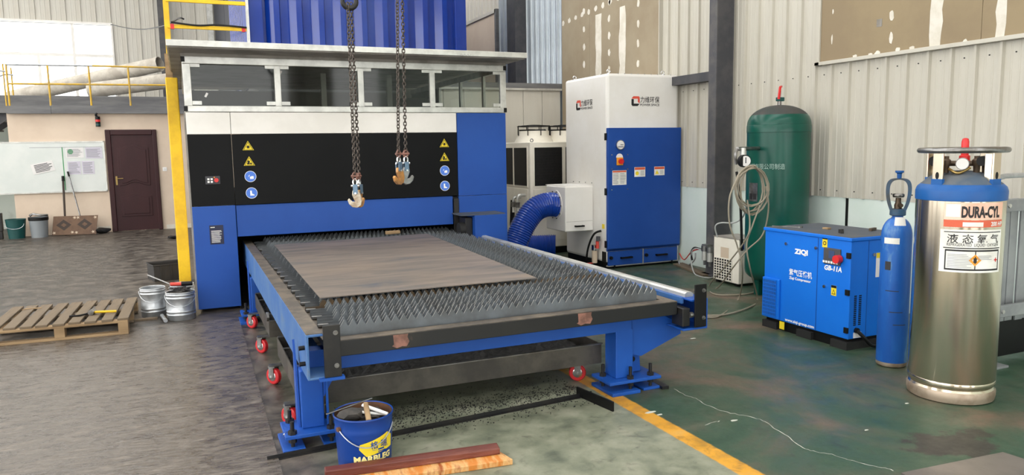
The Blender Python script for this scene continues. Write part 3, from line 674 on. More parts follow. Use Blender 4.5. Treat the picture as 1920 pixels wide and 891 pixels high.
for a, b_ in ((YM + .05, 9.4), (9.4, 10.8), (10.8, YE)): obj('side_sheet', B(.06, .066, a + .02, b_ - .02, 2.045, 2.445), 'interior_dark', lm)
obj('back_sheet', B(.06, 3.40, YE - .03, YE, 1.95, 2.5), 'interior_dark', lm)
obj('right_back_sheet', B(3.383, 3.389, sy[-1] + .03, YE, 2.045, 2.445), 'interior_dark', lm)
# equipment glimpsed inside the cab
ga = obj('gantry', B(.2, 3.2, 10.0, 10.35, 1.95, 2.28), 'interior_dark', lm); obj('cable_chain', B(.4, 2.6, 9.3, 9.38, 1.95, 2.03), 'black', lm)
for x in (1.55, 1.9, 2.35): obj('inner_post', B(x, x + .06, 9.2, 9.26, 1.95, 2.5), 'soffit', lm)
for x in (1.0, 1.08, 1.2, 1.26): obj('cable_clip', B(x, x + .04, 8.75, 8.8, 1.95, 2.07), 'black', lm)
for x, z in ((.24, 2.15), (.95, 2.38)):
    bm = BM(); mbox(bm, T(x, YM + .034, z) @ Matrix.Rotation(.5, 4, 'Y'), .02, .002, .045); obj('glass_tag', bm, 'paper', lm)
# roof
bm = BM(); box(bm, -.085, 3.50, 7.585, YE + .1, 2.565, 2.60); ro = obj('roof', bm, 'roof_sheet', lm)
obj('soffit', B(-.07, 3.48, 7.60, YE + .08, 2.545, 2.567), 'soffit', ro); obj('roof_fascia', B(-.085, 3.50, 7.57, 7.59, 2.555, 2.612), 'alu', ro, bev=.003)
obj('roof_bearer', B(.03, 3.42, YM + .0, YM + .05, 2.515, 2.546), 'soffit', ro)
bm = BM(); q0 = py(862, 103, 7.57); tube(bm, spline([(q0.x + .018 * i, 7.568, q0.z + (.012 if i % 2 else -.01)) for i in range(8)], 4), .0016, 5); obj('pencil_scribble', bm, 'ink_grey', ro)
# nameplate
np_ = obj('nameplate', B(.158, .262, YM - .004, YM, .765, .90) if False else B(py(392, 420, YM).x, py(418, 420, YM).x, YM - .004, YM, .68, .87), 'plate_navy', lm)
xa, xb = py(392, 420, YM).x, py(418, 420, YM).x
lines(FY(0, YM - .005, 0), xa + .015, xb - .015, .695, .82, 11, 'paper', np_, rag=.25); lines(FY(0, YM - .005, 0), xa + .01, xa + .05, .84, .86, 1, 'paper', np_, rag=0)
# operator panel
cx, cz = py(399, 338, YM).x, py(399, 338, YM).z
cp = obj('control_panel', B(cx - .068, cx + .068, YM - .008, YM, cz - .04, cz + .04), 'post_dark', lm, bev=.003)
for i in range(2):
    for j in range(2): obj('button', B(cx - .05 + i * .03, cx - .03 + i * .03, YM - .013, YM - .008, cz - .025 + j * .027, cz - .007 + j * .027), 'white', cp, bev=.002)
bm = BM(); cyl(bm, (cx + .032, YM - .008, cz), (cx + .032, YM - .035, cz), .02, 18); obj('stop_button', bm, 'red', cp, smooth=True)
bm = BM(); cyl(bm, (cx + .015, YM - .008, cz + .028), (cx + .015, YM - .014, cz + .028), .006, 8); obj('indicator', bm, 'orange', cp)
# warning signs in two columns
def tri_sign(x, z, s, kind):
    m = FY(x, YM - .0005, z); tr = lambda k, dy=0: [(-s * k, -s * .86 * k + dy), (s * k, -s * .86 * k + dy), (0, s * .86 * k + dy)]
    bm = BM(); prism(bm, tr(1), m, .001); o = obj('warning_sign', bm, 'sign_yellow', lm)
    bm = BM(); prism(bm, tr(.88, -.003), m @ T(0, 0, .001), .0006); b1 = obj('sign_border', bm, 'black', o)
    bm = BM(); prism(bm, tr(.74, -.006), m @ T(0, 0, .0016), .0006); obj('sign_field', bm, 'sign_yellow', o)
    bm = BM()
    if kind == 0:
        P = [((.022 if i % 2 else .010) * math.cos(i * PI / 8), (.022 if i % 2 else .010) * math.sin(i * PI / 8) - .014) for i in range(16)]; prism(bm, P, m @ T(0, 0, .0022), .0006)
    else:
        prism(bm, circ(.012, 10, -.006, -.006), m @ T(0, 0, .0022), .0006); prism(bm, rect(-.022, .004, -.034, -.016), m @ T(0, 0, .0022), .0006); prism(bm, [(.006, -.034), (.028, -.034), (.018, -.014), (.008, -.018)], m @ T(0, 0, .0022), .0006)
    obj('sign_symbol', bm, 'black', o)
def round_sign(x, z, r, kind):
    m = FY(x, YM - .0005, z); bm = BM(); prism(bm, circ(r, 28), m, .001); o = obj('mandatory_sign', bm, 'white', lm)
    bm = BM(); prism(bm, circ(r * .93, 28), m @ T(0, 0, .001), .0006); obj('sign_field', bm, 'sign_blue', o); bm = BM(); mm = m @ T(0, 0, .0016)
    if kind == 0: prism(bm, [(-.005, -.025), (.03, -.025), (.03, .002), (.012, .004), (.004, -.002), (-.005, -.002)], mm, .0006); prism(bm, [(-.02, .0), (-.01, .018), (-.006, .016), (-.014, -.002)], mm, .0006)
    else: prism(bm, [(-.014, .024), (.002, .024), (.004, -.006), (.026, -.018), (.026, -.026), (-.014, -.026)], mm, .0006)
    obj('sign_symbol', bm, 'white', o)
for xp, ys_ in ((465, (273, 302, 331, 362)), (833, (268, 294, 320, 348.5))):
    for i, yv in enumerate(ys_):
        xq = xp + (i * 2.3 if xp < 600 else i * .4); p = py(xq, yv, YM)
        (tri_sign(p.x, p.z, .054, i) if i < 2 else round_sign(p.x, p.z, .056, i - 2))
# housing at the right of the mouth
ch = obj('drive_housing', B(2.885, 3.26, 7.66, YM - .002, .46, .855), 'machine_blue', lm, bev=.004); obj('housing_cover', B(2.73, 3.25, 7.68, YM - .002, .856, .868), 'comp_top', ch)
obj('drive_wheel', cyl(BM(), (2.74, 7.80, .70), (2.80, 7.80, .70), .075, 18), 'rubber', ch, smooth=True); obj('drive_motor', B(2.80, 2.885, 7.74, 7.95, .62, .83), 'black_metal', ch, bev=.01)
obj('side_flange', B(2.755, 2.81, YM - .01, YM + .02, .5, 1.03), 'black_metal', lm)

# ================================================================ SHUTTLE TABLE
tb = thing('shuttle_table', 'long blue shuttle table with serrated slats in front of the laser machine', 'work table', (1.75, 6, 0))
Y0, Y1 = 3.86, 8.6
def extr(poly, y0, y1): bm = BM(); prism(bm, poly, basis((0, y1, 0), (1, 0, 0), (0, 0, 1)), y1 - y0); return bm      # xz section along Y
lr = obj('side_rail', extr([(.515, .655), (.515, .415), (.67, .415), (.67, .427), (.527, .427), (.527, .643), (.60, .643), (.60, .655)], Y0, Y1), 'worn_blue', tb, bev=.003)
obj('wear_strip', B(.517, .598, Y0 + .01, Y1, .655, .659), 'worn_top', lr)
rr_ = obj('side_rail', extr([(3.07, .60), (3.07, .40), (2.88, .40), (2.88, .412), (3.058, .412), (3.058, .588), (2.94, .588), (2.94, .60)], Y0 + .03, Y1), 'table_blue', tb, bev=.003)
obj('guide_rail', extr([(2.955, .60), (3.02, .60), (3.02, .622), (3.005, .632), (2.97, .632), (2.955, .622)], Y0 + .12, Y1), 'alu', rr_)
obj('guide_strip', B(2.925, 2.945, Y0 + .12, Y1, .56, .60), 'worn_blue', rr_)
# end stops: upright black plates with bolts
for x0, x1, y, z0, z1, m_ in ((.598, .686, 3.84, .425, .70, 'black_metal'), (2.955, 3.045, 3.87, .42, .70, 'black')):
    e = obj('end_stop', B(x0, x1, y, y + .012, z0, z1), m_, tb, bev=.002)
    for z in (z0 + .06, z1 - .04):
        bm = BM(); xc = x1 - .025; cyl(bm, (xc, y, z), (xc, y - .004, z), .013, 12); cyl(bm, (xc, y - .004, z), (xc, y - .016, z), .008, 6); obj('bolt', bm, 'steel', e)
for z in (.49, .575): obj('rail_bolt', cyl(BM(), (.515, 3.93, z), (.485, 3.93, z), .012, 10), 'black', tb)
obj('rail_lip', B(.57, .70, 3.835, 3.875, .408, .424), 'table_blue', tb)
obj('buffer', cyl(BM(), (2.93, 3.90, .50), (2.955, 3.90, .50), .02, 12), 'steel', tb); obj('bearing_block', B(2.88, 2.94, 3.90, 4.02, .425, .545), 'black_metal', tb, bev=.006)
# moving pallet: frame and slats
fb = obj('front_bar', B(.69, 2.87, 3.945, 4.03, .50, .585), 'chipped_black', tb, bev=.003); obj('worn_edge', B(.69, 2.87, 3.947, 4.032, .585, .589), 'worn_top', fb)
for xa, xb in ((.99, 1.075), (2.14, 2.235)): obj('bare_patch', prism(BM(), [(xa, .583), (xa + .004, .53), (xa - .008, .522), (xa + .02, .508), (xa + .05, .516), (xb - .01, .512), (xb + .006, .54), (xb - .004, .565), (xb, .583)], FY(0, 3.9455, 0), .002), 'pink_metal', fb)
obj('pallet_side', B(.615, .69, 3.96, Y1, .56, .595), 'worn_top', tb, bev=.003); obj('pallet_side', B(2.80, 2.87, 4.03, Y1, .53, .59), 'worn_top', tb, bev=.003); obj('pallet_inner', B(.69, .72, 4.03, Y1, .50, .60), 'worn_top', tb)
# serrated slats
tp = .048; x0, x1 = .725, 2.80; nt = int((x1 - x0) / tp)
def slat_bm(rounded=False):
    bm = BM(); t_ = .0035; pts = [(x0, .634)]
    for i in range(nt):
        if rounded: pts += [(x0 + (i + f) * tp, .634 + .03 * math.sin(PI * f)) for f in (.2, .4, .6, .8)] + [(x0 + (i + 1) * tp, .634)]
        else: pts += [(x0 + (i + .5) * tp, .672), (x0 + (i + 1) * tp, .634)]
    A_ = [bm.verts.new((x, 0, z)) for x, z in pts]; C_ = [bm.verts.new((x, 0, .53)) for x, z in pts]
    A2 = [bm.verts.new((x, t_, z)) for x, z in pts]; C2 = [bm.verts.new((x, t_, .53)) for x, z in pts]
    for i in range(len(pts) - 1):
        bm.faces.new((C_[i], C_[i + 1], A_[i + 1], A_[i])); f = bm.faces.new((A_[i], A_[i + 1], A2[i + 1], A2[i])); f.material_index = 1; bm.faces.new((C2[i + 1], C2[i], A2[i], A2[i + 1]))
    box(bm, .635, x0, 0, t_, .596, .622)                # tab that sits in the side rack
    return bm
s0 = h0 = None; k = 0; y = 4.06; ph = 0
while y < 8.5:
    if k == 9: o = obj('slat', slat_bm(True), 'slat_rust', tb, local=True); o.data.materials.append(MATS['slat'])
    elif s0 is None: o = s0 = obj('slat', slat_bm(), 'slat', tb, local=True); o.data.materials.append(MATS['slat_edge'])
    else: o = again(s0, (0, 0, 0))
    ph = (ph + .011) if k % 7 else .004 * (k % 5)
    o.location = (-1.75 + ph % .03, y - 6, 0); k += 1; y += .075
    if k % 3 == 0:
        if h0 is None: q = h0 = obj('slat_holder', B(-.03, .03, -.014, .014, 0, .018), 'steel', tb, local=True, bev=.003)
        else: q = again(h0, (0, 0, 0))
        q.location = (.665 - 1.75, y - .03 - 6, .60); q.rotation_euler = (0, 0, .2 * ((k * 7) % 3 - 1))
p = pxx(503, 594, .51); obj('guide_roller', cyl(BM(), (.515, p.y, p.z), (.495, p.y, p.z), .035, 16), 'steel', tb, smooth=True)
# cross members and legs
obj('cross_beam', B(.53, 2.60, 4.06, 4.16, .40, .52), 'table_blue', tb, bev=.004); obj('cross_beam', B(.53, 2.86, 6.05, 6.15, .40, .50), 'table_blue', tb); obj('cross_beam', B(.53, 2.86, 7.5, 7.6, .40, .50), 'table_blue', tb)
for y in (4.06, 7.42):
    lg = obj('leg', B(2.48, 2.61, y, y + .14, .09, .41), 'table_blue', tb, bev=.006)
    bm = BM(); prism(bm, [(2.61, .44), (2.61, .235), (2.68, .215), (2.995, .33), (2.995, .40), (2.85, .47), (2.61, .47)], basis((0, y + .03, 0), (1, 0, 0), (0, 0, 1)), .014); obj('bracket', bm, 'table_blue', lg)
    bm = BM(); prism(bm, [(2.61, .44), (2.61, .235), (2.68, .215), (2.995, .33), (2.995, .40), (2.85, .47), (2.61, .47)], basis((0, y + .13, 0), (1, 0, 0), (0, 0, 1)), .014); obj('bracket', bm, 'table_blue', lg)
    obj('bracket_cap', B(2.61, 2.98, y + .02, y + .13, .395, .405), 'table_blue', lg)
    bm = BM(); prism(bm, [(2.61, .10), (2.71, .10), (2.70, .22), (2.66, .255), (2.61, .255)], basis((0, y + .08, 0), (1, 0, 0), (0, 0, 1)), .012); g = obj('gusset', bm, 'table_blue', lg)
    bm = BM(); cyl(bm, (2.65, y + .066, .185), (2.65, y + .083, .185), .018, 14); obj('gusset_hole', bm, 'black', g)
    obj('base_plate', B(2.40, 2.79, y - .06, y + .18, .07, .09), 'table_blue', lg, bev=.003); obj('anchor_plate', B(2.40, 2.83, y - .05, y + .19, .02, .04) if False else B(2.41, 2.62, y - .075, y + .2, .0, .022), 'table_blue', lg, bev=.003); obj('anchor_plate', B(2.66, 2.83, y - .05, y + .2, .0, .018), 'table_blue', lg, bev=.003)
    for bx, by in ((2.44, y + .10), (2.57, y - .03), (2.73, y - .02), (2.73, y + .14)):
        bm = BM(); cyl(bm, (bx, by, .0), (bx, by, .17), .011, 8); cyl(bm, (bx, by, .09), (bx, by, .11), .024, 6); cyl(bm, (bx, by, .045), (bx, by, .068), .022, 6); obj('anchor_bolt', bm, 'black_metal', lg)
for y in (4.06, 7.32):
    lg = obj('leg', B(.50, .62, y, y + .14, .09, .415), 'table_blue', tb, bev=.006)
    bm = BM(); prism(bm, [(0, .56), (0, .09), (.1, .09), (.07, .40)], basis((.497, y + .14, 0), (0, -1, 0), (0, 0, 1)), .012); obj('gusset', bm, 'table_blue', lg)
    bm = BM(); prism(bm, [(.62, .40), (.62, .26), (.70, .40)], basis((0, y, 0), (1, 0, 0), (0, 0, 1)), .012); obj('gusset', bm, 'table_blue', lg)
    bm = BM(); prism(bm, [(-.012, .41), (-.012, .09), (.012, .09), (.012, .41)], basis((.63, y - .02, 0), (0, 1, 0), (0, 0, 1)), .01); obj('rib', bm, 'table_blue', lg)
    obj('base_plate', B(.40, .68, y - .08, y + .17, .07, .09), 'table_blue', lg, bev=.003); obj('anchor_plate', B(.385, .50, y - .10, y + .18, .0, .022), 'table_blue', lg, bev=.003); obj('anchor_plate', B(.60, .70, y - .09, y + .18, .0, .018), 'table_blue', lg, bev=.003)
    for bx, by in ((.44, y - .05), (.45, y + .14), (.645, y - .05), (.655, y + .13)):
        bm = BM(); cyl(bm, (bx, by, .0), (bx, by, .16), .011, 8); cyl(bm, (bx, by, .09), (bx, by, .11), .024, 6); cyl(bm, (bx, by, .045), (bx, by, .068), .022, 6); obj('anchor_bolt', bm, 'black_metal', lg)
# sheet on the table
sa, sb, sc_, sd = (.727, 4.715), (2.225, 4.70), (2.36, 7.75), (.762, 7.62)
bm = BM(); prism(bm, [sa, sb, sc_, sd], T(0, 0, .674), .006); solo('steel_sheet', bm, 'sheet_steel', 'large brown grey steel sheet lying on the slats of the shuttle table', 'steel sheet', (1.5, 6.2, .674))
bm = BM(); m = T(2.02, 7.90, .70) @ Matrix.Rotation(.1, 4, 'Z'); mbox(bm, m, .16, .04, .035); solo('wood_offcut', bm, 'wood_raw', 'small pale wood offcut at the machine mouth behind the steel sheet', 'wood block', (2.02, 7.9, .68), bev=.004)

# ---------------------------------------------------------------- slag carts under the table
def wheel(parent, x, y, ang):
    _b = set(bpy.data.objects)
    w_ = obj('caster', B(x - .022, x + .022, y - .03, y + .03, .118, .128), 'steel', parent)
    bm = BM()
    for s in (-1, 1): box(bm, x + s * .024 - .002, x + s * .024 + .002, y - .022, y + .022, .05, .12)
    obj('fork', bm, 'steel', w_)
    bm = BM(); lathe(bm, [(.035, -.018), (.052, -.018), (.058, -.012), (.058, .012), (.052, .018), (.035, .018)], T(x, y, .058) @ Matrix.Rotation(PI / 2, 4, 'Y'), 24); obj('tyre', bm, 'red_wheel', w_, smooth=True)
    bm = BM(); lathe(bm, [(.03, -.021), (.034, -.019), (.034, .019), (.03, .021)], T(x, y, .058) @ Matrix.Rotation(PI / 2, 4, 'Y'), 16); cyl(bm, (x - .03, y, .058), (x + .03, y, .058), .009, 8); obj('hub', bm, 'bright_steel', w_, smooth=True)
    c = W[parent].inverted() @ Vector((x, y, 0)); mr_ = Matrix.Translation(c) @ Matrix.Rotation(ang, 4, 'Z') @ Matrix.Translation(-c)
    for o_ in set(bpy.data.objects) - _b: o_.data.transform(mr_)
def cart(label, y0, y1, xa=.53, xb=2.47):
    t = thing('slag_cart', label, 'cart', ((xa + xb) / 2, (y0 + y1) / 2, 0), group='wheeled slag carts under the table')
    zb, zt = .165, .285
    obj('tray_floor', B(xa, xb, y0, y1, zb, zb + .006), 'tray', t)
    obj('front_wall', B(xa, xb, y0 - .006, y0, zb - .01, zt), 'tray', t); obj('rear_wall', B(xa, xb, y1, y1 + .006, zb, zt), 'tray', t)
    obj('side_wall', B(xa - .006, xa, y0, y1, zb - .01, zt), 'tray', t); obj('side_wall', B(xb, xb + .006, y0, y1, zb - .01, zt), 'tray', t)
    obj('rim', B(xa, xb + .01, y0 - .012, y0 + .014, zt, zt + .005), 'steel', t); obj('rim', B(xa, xb + .01, y1 - .01, y1 + .014, zt, zt + .005), 'steel', t)
    # slag heap
    bm = BM(); nx, ny = 70, 26; g = [[None] * ny for _ in range(nx)]
    for i in range(nx):
        for j in range(ny):
            e = min(i, nx - 1 - i, j, ny - 1 - j); z = zb + .03 + (.045 * min(1, e / 3)) * (.55 + .45 * math.sin(i * .31 + y0) * math.cos(j * .5)) + random.uniform(0, .022)
            g[i][j] = bm.verts.new((xa + .004 + (xb - xa - .008) * i / (nx - 1), y0 + .004 + (y1 - y0 - .008) * j / (ny - 1), z))
    for i in range(nx - 1):
        for j in range(ny - 1): bm.faces.new((g[i][j], g[i + 1][j], g[i + 1][j + 1], g[i][j + 1]))
    obj('slag', bm, 'slag', t, kind='stuff')
    for x in (xa - .055, xb - .09):
        for y in (y0 + .16, y1 - .16): wheel(t, x, y, math.radians(38 if x < 1 else 65))
    for y in (y0 + .16, y1 - .16): obj('caster_arm', B(xa - .085, xa + .02, y - .03, y + .03, .128, .136), 'steel', t)
    for y in (y0 + .3, y1 - .3): obj('tie_bar', cyl(BM(), (xa, y, zt - .01), (xa + .2, y, zt - .01), .008, 8), 'steel', t)
cart('front wheeled steel slag cart with black slag under the table end', 4.24, 5.42)
cart('rear wheeled slag cart under the table near the machine', 5.98, 7.22)

# ================================================================ CHAINS AND HOOKS
def link_bm(p=.024, d=.0082, wd=.0285):
    L_ = []; r = wd / 2 - d / 2; h = p / 2 + d / 2 - r
    for i in range(6): a = PI * i / 5; L_.append(Vector((r * math.cos(a), 0, h + r * math.sin(a))))
    for i in range(6): a = PI + PI * i / 5; L_.append(Vector((r * math.cos(a), 0, -h + r * math.sin(a))))
    return tube(BM(), L_, d / 2, 6, True)
LINK = None
def strand(parent, top, bot, ph=0):
    global LINK
    top, bot = Vector(top), Vector(bot); n = int((top - bot).length / .0242); base = W[parent].translation
    for i in range(n):
        p = top.lerp(bot, (i + .5) / n)
        if LINK is None: o = LINK = obj('chain_link', link_bm(), 'chain_steel', parent, local=True, smooth=True)
        else: o = LINK.copy(); COL.objects.link(o); o.parent = parent
        o.location = p - base; o.rotation_euler = (0, 0, ph + (PI / 2 if i % 2 else 0) + random.uniform(-.12, .12)); W[o] = Matrix.Translation(p)
def hook(parent, p, rz, mt, flip=1, sh=True):
    # coupling, shackle, strap and plate hook hanging from p
    R_ = T(*p) @ Matrix.Rotation(rz, 4, 'Z') @ Matrix.Scale(1.15, 4)
    bm = BM(); L_ = [R_ @ Vector((.014 * math.cos(a), 0, .0 + .022 * math.sin(a))) for a in [2 * PI * i / 14 for i in range(14)]]; tube(bm, L_, .0075, 7, True); cyl(bm, R_ @ Vector((-.024, 0, 0)), R_ @ Vector((.024, 0, 0)), .009, 8); c = obj('coupling', bm, 'pink_metal', parent, smooth=True)
    bm = BM(); L_ = [R_ @ Vector(((.012 if abs(t) < 99 else 0) * math.cos(a), 0, -.042 + .024 * math.sin(a))) for t, a in [(0, 2 * PI * i / 14) for i in range(14)]]; tube(bm, L_, .007, 7, True); cyl(bm, R_ @ Vector((-.026, 0, -.062)), R_ @ Vector((.026, 0, -.062)), .008, 8); obj('shackle', bm, 'bright_steel', c, smooth=True)
    bm = BM(); 
    for s in (-1, 1):
        for v in box(bm, -.014, .014, s * .014 - .003, s * .014 + .003, -.112, -.052): v.co = R_ @ v.co
    obj('strap', bm, 'clevis_blue', parent)
    bm = BM(); P = [(-.016, -.095), (.016, -.092), (.03, -.12), (.037, -.15), (.03, -.178), (.008, -.192), (-.02, -.188), (-.04, -.17), (-.047, -.148), (-.038, -.138), (-.018, -.157), (-.004, -.158), (-.012, -.14), (-.02, -.12)]
    P = [(x * 1.08, -.13 + (z + .13) * 1.15) for x, z in P]; prism(bm, [(flip * x, z) for x, z in P][::flip], R_ @ basis((0, .011, 0), (1, 0, 0), (0, 0, 1)), .022); obj('hook', bm, mt, parent, bev=.004)
    bm = BM(); cyl(bm, R_ @ Vector((0, -.022, -.108)), R_ @ Vector((0, .022, -.108)), .008, 8); obj('pin', bm, 'bright_steel', parent)
YC = 5.5
def sling(label, pa, pb, bots, tops, hooks):
    t = thing('chain_sling', label, 'chain sling', (py(pa, pb, YC).x, YC, 0), group='chain slings hanging over the table')
    for tp_, bt, ph in zip(tops, bots, (.35, -.5)): strand(t, tp_, bt, ph)
    for bt, (rz, mt, fl_) in zip(bots, hooks): hook(t, (bt[0], bt[1], bt[2] - .018), rz, mt, fl_)
    return t
ba = py(665, 326, YC); bb = py(673, 326, YC + .05)
ta = py(652, 5, YC); tbb = py(658, 5, YC + .03)
s1 = sling('left pair of hanging steel chains with white and orange hooks, lower one', 655, 300, [tuple(ba), tuple(bb)], [tuple(ta), tuple(tbb)], [(-.25, 'hook_white', 1), (.9, 'hook_orange', -1)])
ba = py(747, 284, YC); bb = py(760.5, 284, YC + .03)
tc_ = py(744.5, -60, YC + .01); td = py(753, -60, YC + .02)
s2 = sling('right pair of hanging steel chains with rusty orange hooks, higher one', 750, 300, [tuple(ba), tuple(bb)], [tuple(tc_), tuple(td)], [(.5, 'hook_orange', 1), (.1, 'steel', -1)])
def crane(label, x, y, z):
    t = thing('crane_hook', label, 'crane hook', (x, y, z), group='crane hooks over the table')
    bm = BM(); L_ = [Vector((x + .05 * math.cos(a), y, z + .05 + .05 * math.sin(a))) for a in [PI * .75 + i * PI * 1.55 / 14 for i in range(15)]]; tube(bm, L_, .016, 10, False, lambda i: .012 + .008 * math.sin(PI * i / 14)); obj('hook_bow', bm, 'black_metal', t, smooth=True)
    cyl_ = BM(); cyl(cyl_, (x, y, z + .09), (x, y, z + .22), .022, 14); obj('shank', cyl_, 'black_metal', t, smooth=True)
    obj('hook_block', B(x - .1, x + .1, y - .06, y + .06, z + .2, z + .48), 'yellow', t, bev=.03)
    for s in (-1, 1): obj('rope', pipe((x + s * .07, y, z + .45), (x + s * .07, y, ZC), .006, 6), 'steel', t, smooth=True)
crane('black crane hook at the top edge holding the left chains', (ta.x + tbb.x) / 2, YC + .015, ta.z - .035)
crane('crane hook high above the table holding the right chains', (tc_.x + td.x) / 2, YC + .015, tc_.z - .035)

# ================================================================ FUME EXTRACTOR
fx = thing('fume_extractor', 'tall white fume extractor cabinet with navy door against the right wall', 'extractor', (5.5, 8.9, 0))
EX0, EX1, EY0, EY1 = 4.945, 6.04, 8.32, 9.46
obj('body', B(EX0, EX1, EY0, EY1, .08, 2.50), 'extractor_white', fx, bev=.035)
dn = obj('front_door', B(EX0 - .012, EX1 + .01, EY0 - .05, EY0 - .001, .265, 1.815), 'navy', fx, bev=.006)
bm = BM(); prism(bm, [(0, .265), (.05, .265), (.01, .232), (0, .232)], basis((EX1 + .01, EY0 - .001, 0), (0, -1, 0), (0, 0, 1)), EX1 - EX0 + .022); obj('door_lip', bm, 'navy', dn)
for x0, x1 in ((EX0 + .005, 5.47), (5.49, EX1 - .02)):
    d = obj('drawer', B(x0, x1, EY0 - .03, EY0 - .001, .045, .228), 'navy', fx, bev=.004); xc = (x0 + x1) / 2
    bm = BM(); bar(bm, (xc - .085, EY0 - .062, .14), (xc + .085, EY0 - .062, .14), .022); box(bm, xc - .085, xc - .065, EY0 - .06, EY0 - .03, .13, .15); box(bm, xc + .065, xc + .085, EY0 - .06, EY0 - .03, .13, .15); obj('handle', bm, 'black', d)
    obj('latch', cyl(BM(), (x0 + .03, EY0 - .03, .15), (x0 + .03, EY0 - .06, .15), .022, 10), 'black', d)
obj('mid_strip', B(5.472, 5.488, EY0 - .028, EY0, .03, .235), 'alu', fx); obj('end_strip', B(EX1 - .018, EX1 - .004, EY0 - .028, EY0, .03, .24), 'alu', fx); obj('base_strip', B(EX0, EX1, EY0 - .02, EY0 + .02, .03, .045), 'alu', fx)
obj('plinth', B(EX0 + .02, EX1 - .02, EY0 + .03, EY1 - .02, .0, .08), 'black', fx)
for z in (1.66, .96, .28): obj('hinge', B(EX0 - .028, EX0 - .002, EY0 - .02, EY0 + .02, z, z + .09), 'black', fx, bev=.003)
for x in (EX0 + .1, EX1 - .1):
    bm = BM(); lathe(bm, [(.03, -.012), (.034, 0), (.03, .012)], T(x, EY0 + .0, .034) @ Matrix.Rotation(PI / 2, 4, 'Y'), 14); obj('caster', bm, 'black', fx, smooth=True)
def eye(x, y, z):
    bm = BM(); tube(bm, [Vector((x + .022 * math.cos(a), y, z + .03 + .022 * math.sin(a))) for a in [2 * PI * i / 14 for i in range(14)]], .007, 6, True); cyl(bm, (x, y, z - .01), (x, y, z + .012), .012, 8); return bm
for x, y in ((EX0 + .06, EY0 + .06), (EX1 - .22, EY0 + .05), (EX0 + .06, EY1 - .18)): obj('lifting_eye', eye(x, y, 2.497), 'bright_steel', fx, smooth=True)
bm = BM()
for i in range(9): cyl(bm, (EX0 + .18 + i * .1, EY0 + .03, 2.497), (EX0 + .18 + i * .1, EY0 + .03, 2.507), .008, 6)
for i in range(6): cyl(bm, (EX0 + .03, EY0 + .2 + i * .15, 2.497), (EX0 + .03, EY0 + .2 + i * .15, 2.507), .008, 6)
obj('screw_row', bm, 'steel', fx, kind='stuff')
YD = EY0 - .05
g = obj('pressure_gauge', cyl(BM(), (5.10, YD, 1.60), (5.10, YD - .03, 1.60), .062, 28), 'bright_steel', fx, smooth=True); obj('dial', cyl(BM(), (5.10, YD - .03, 1.60), (5.10, YD - .033, 1.60), .052, 24), 'paper', g)
obj('needle', B(5.095, 5.14, YD - .036, YD - .033, 1.598, 1.606), 'ink', g); obj('dial_lower', B(5.06, 5.14, YD - .0345, YD - .033, 1.565, 1.585), 'ink_grey', g)
s = obj('power_switch', B(5.055, 5.15, YD - .012, YD, 1.34, 1.44), 'orange', fx, bev=.004); obj('switch_knob', cyl(BM(), (5.11, YD - .012, 1.39), (5.11, YD - .04, 1.39), .034, 16), 'red', s, smooth=True); obj('switch_bar', B(5.10, 5.12, YD - .052, YD - .04, 1.36, 1.42), 'red', s); bm = BM(); prism(bm, [(.05 * math.cos(a), .05 * math.sin(a)) for a in [PI * i / 10 for i in range(11)]], FY(5.1, YD, 1.44), .004); obj('switch_tag', bm, 'paper', s)
def label_plate(x0, x1, z0, z1, head, cols, sym=None, parent=None, m=None):
    parent = parent or fx; m = m or FY(0, YD, 0)
    bm = BM(); prism(bm, rect(x0, x1, z0, z1), m, .0015); o = obj('label_plate', bm, 'label_white', parent)
    bm = BM(); prism(bm, rect(x0 + .004, x1 - .004, z1 - head, z1 - .004), m @ T(0, 0, .0015), .0005); obj('label_head', bm, 'label_red', o); w_ = (x1 - x0) / cols
    for c in range(cols):
        if sym and c == 0:
            bm = BM(); prism(bm, circ(w_ * .32, 14, x0 + w_ * .5, (z0 + z1 - head) / 2) if sym == 'c' else [(x0 + w_ * .15, z0 + .018), (x0 + w_ * .9, z0 + .018), (x0 + w_ * .52, z1 - head - .012)], m @ T(0, 0, .0015), .0005); obj('label_symbol', bm, 'sign_yellow', o)
        else: lines(m @ T(0, 0, .001), x0 + w_ * c + .01, x0 + w_ * (c + 1) - .01, z0 + .012, z1 - head - .008, 7, 'ink_grey', o)
    return o
label_plate(4.995, 5.205, 1.09, 1.275, .025, 2); label_plate(5.325, 5.49, 1.185, 1.31, .035, 2, 'c'); label_plate(5.63, 5.79, 1.195, 1.31, .035, 2, 't')
bm = BM()
for x, z in ((4.985, 1.475), (5.22, 1.475), (4.985, 1.295), (5.22, 1.29), (4.985, 1.03), (5.22, 1.03)): cyl(bm, (x, YD, z), (x, YD - .006, z), .008, 8)
obj('door_screws', bm, 'bright_steel', fx, kind='stuff')
def logo(m, w_):
    # square ring logo, red above and black below, then the lettering
    s = w_ / .42; r = .062 * s
    bm = BM(); prism(bm, [(-r * .55, r), (r * .8, r), (r, r * .75), (r, -r * .45), (r * .55, -r * .15), (r * .55, r * .5), (-r * .45, r * .5), (-r, r * .5)], m @ T(.055 * s, 0, 0), .002); obj('emblem_red', bm, 'logo_red', fx)
    bm = BM(); prism(bm, [(-r, r * .42), (-r * .45, r * .42), (-r * .45, -r * .5), (r * .5, -r * .5), (r * .95, -r * .55), (r * .5, -r), (-r * .75, -r), (-r, -r * .75)], m @ T(.055 * s, 0, 0), .002); obj('emblem_black', bm, 'logo_black', fx)
    text('力维环保', m @ T(.125 * s, -.012 * s, 0), .085 * s, 'logo_black', fx, width=.295 * s, bold=.0006 * s)
    text('POWER SPACE', m @ T(.125 * s, -.06 * s, 0), .04 * s, 'logo_black', fx, width=.295 * s, bold=.0005)
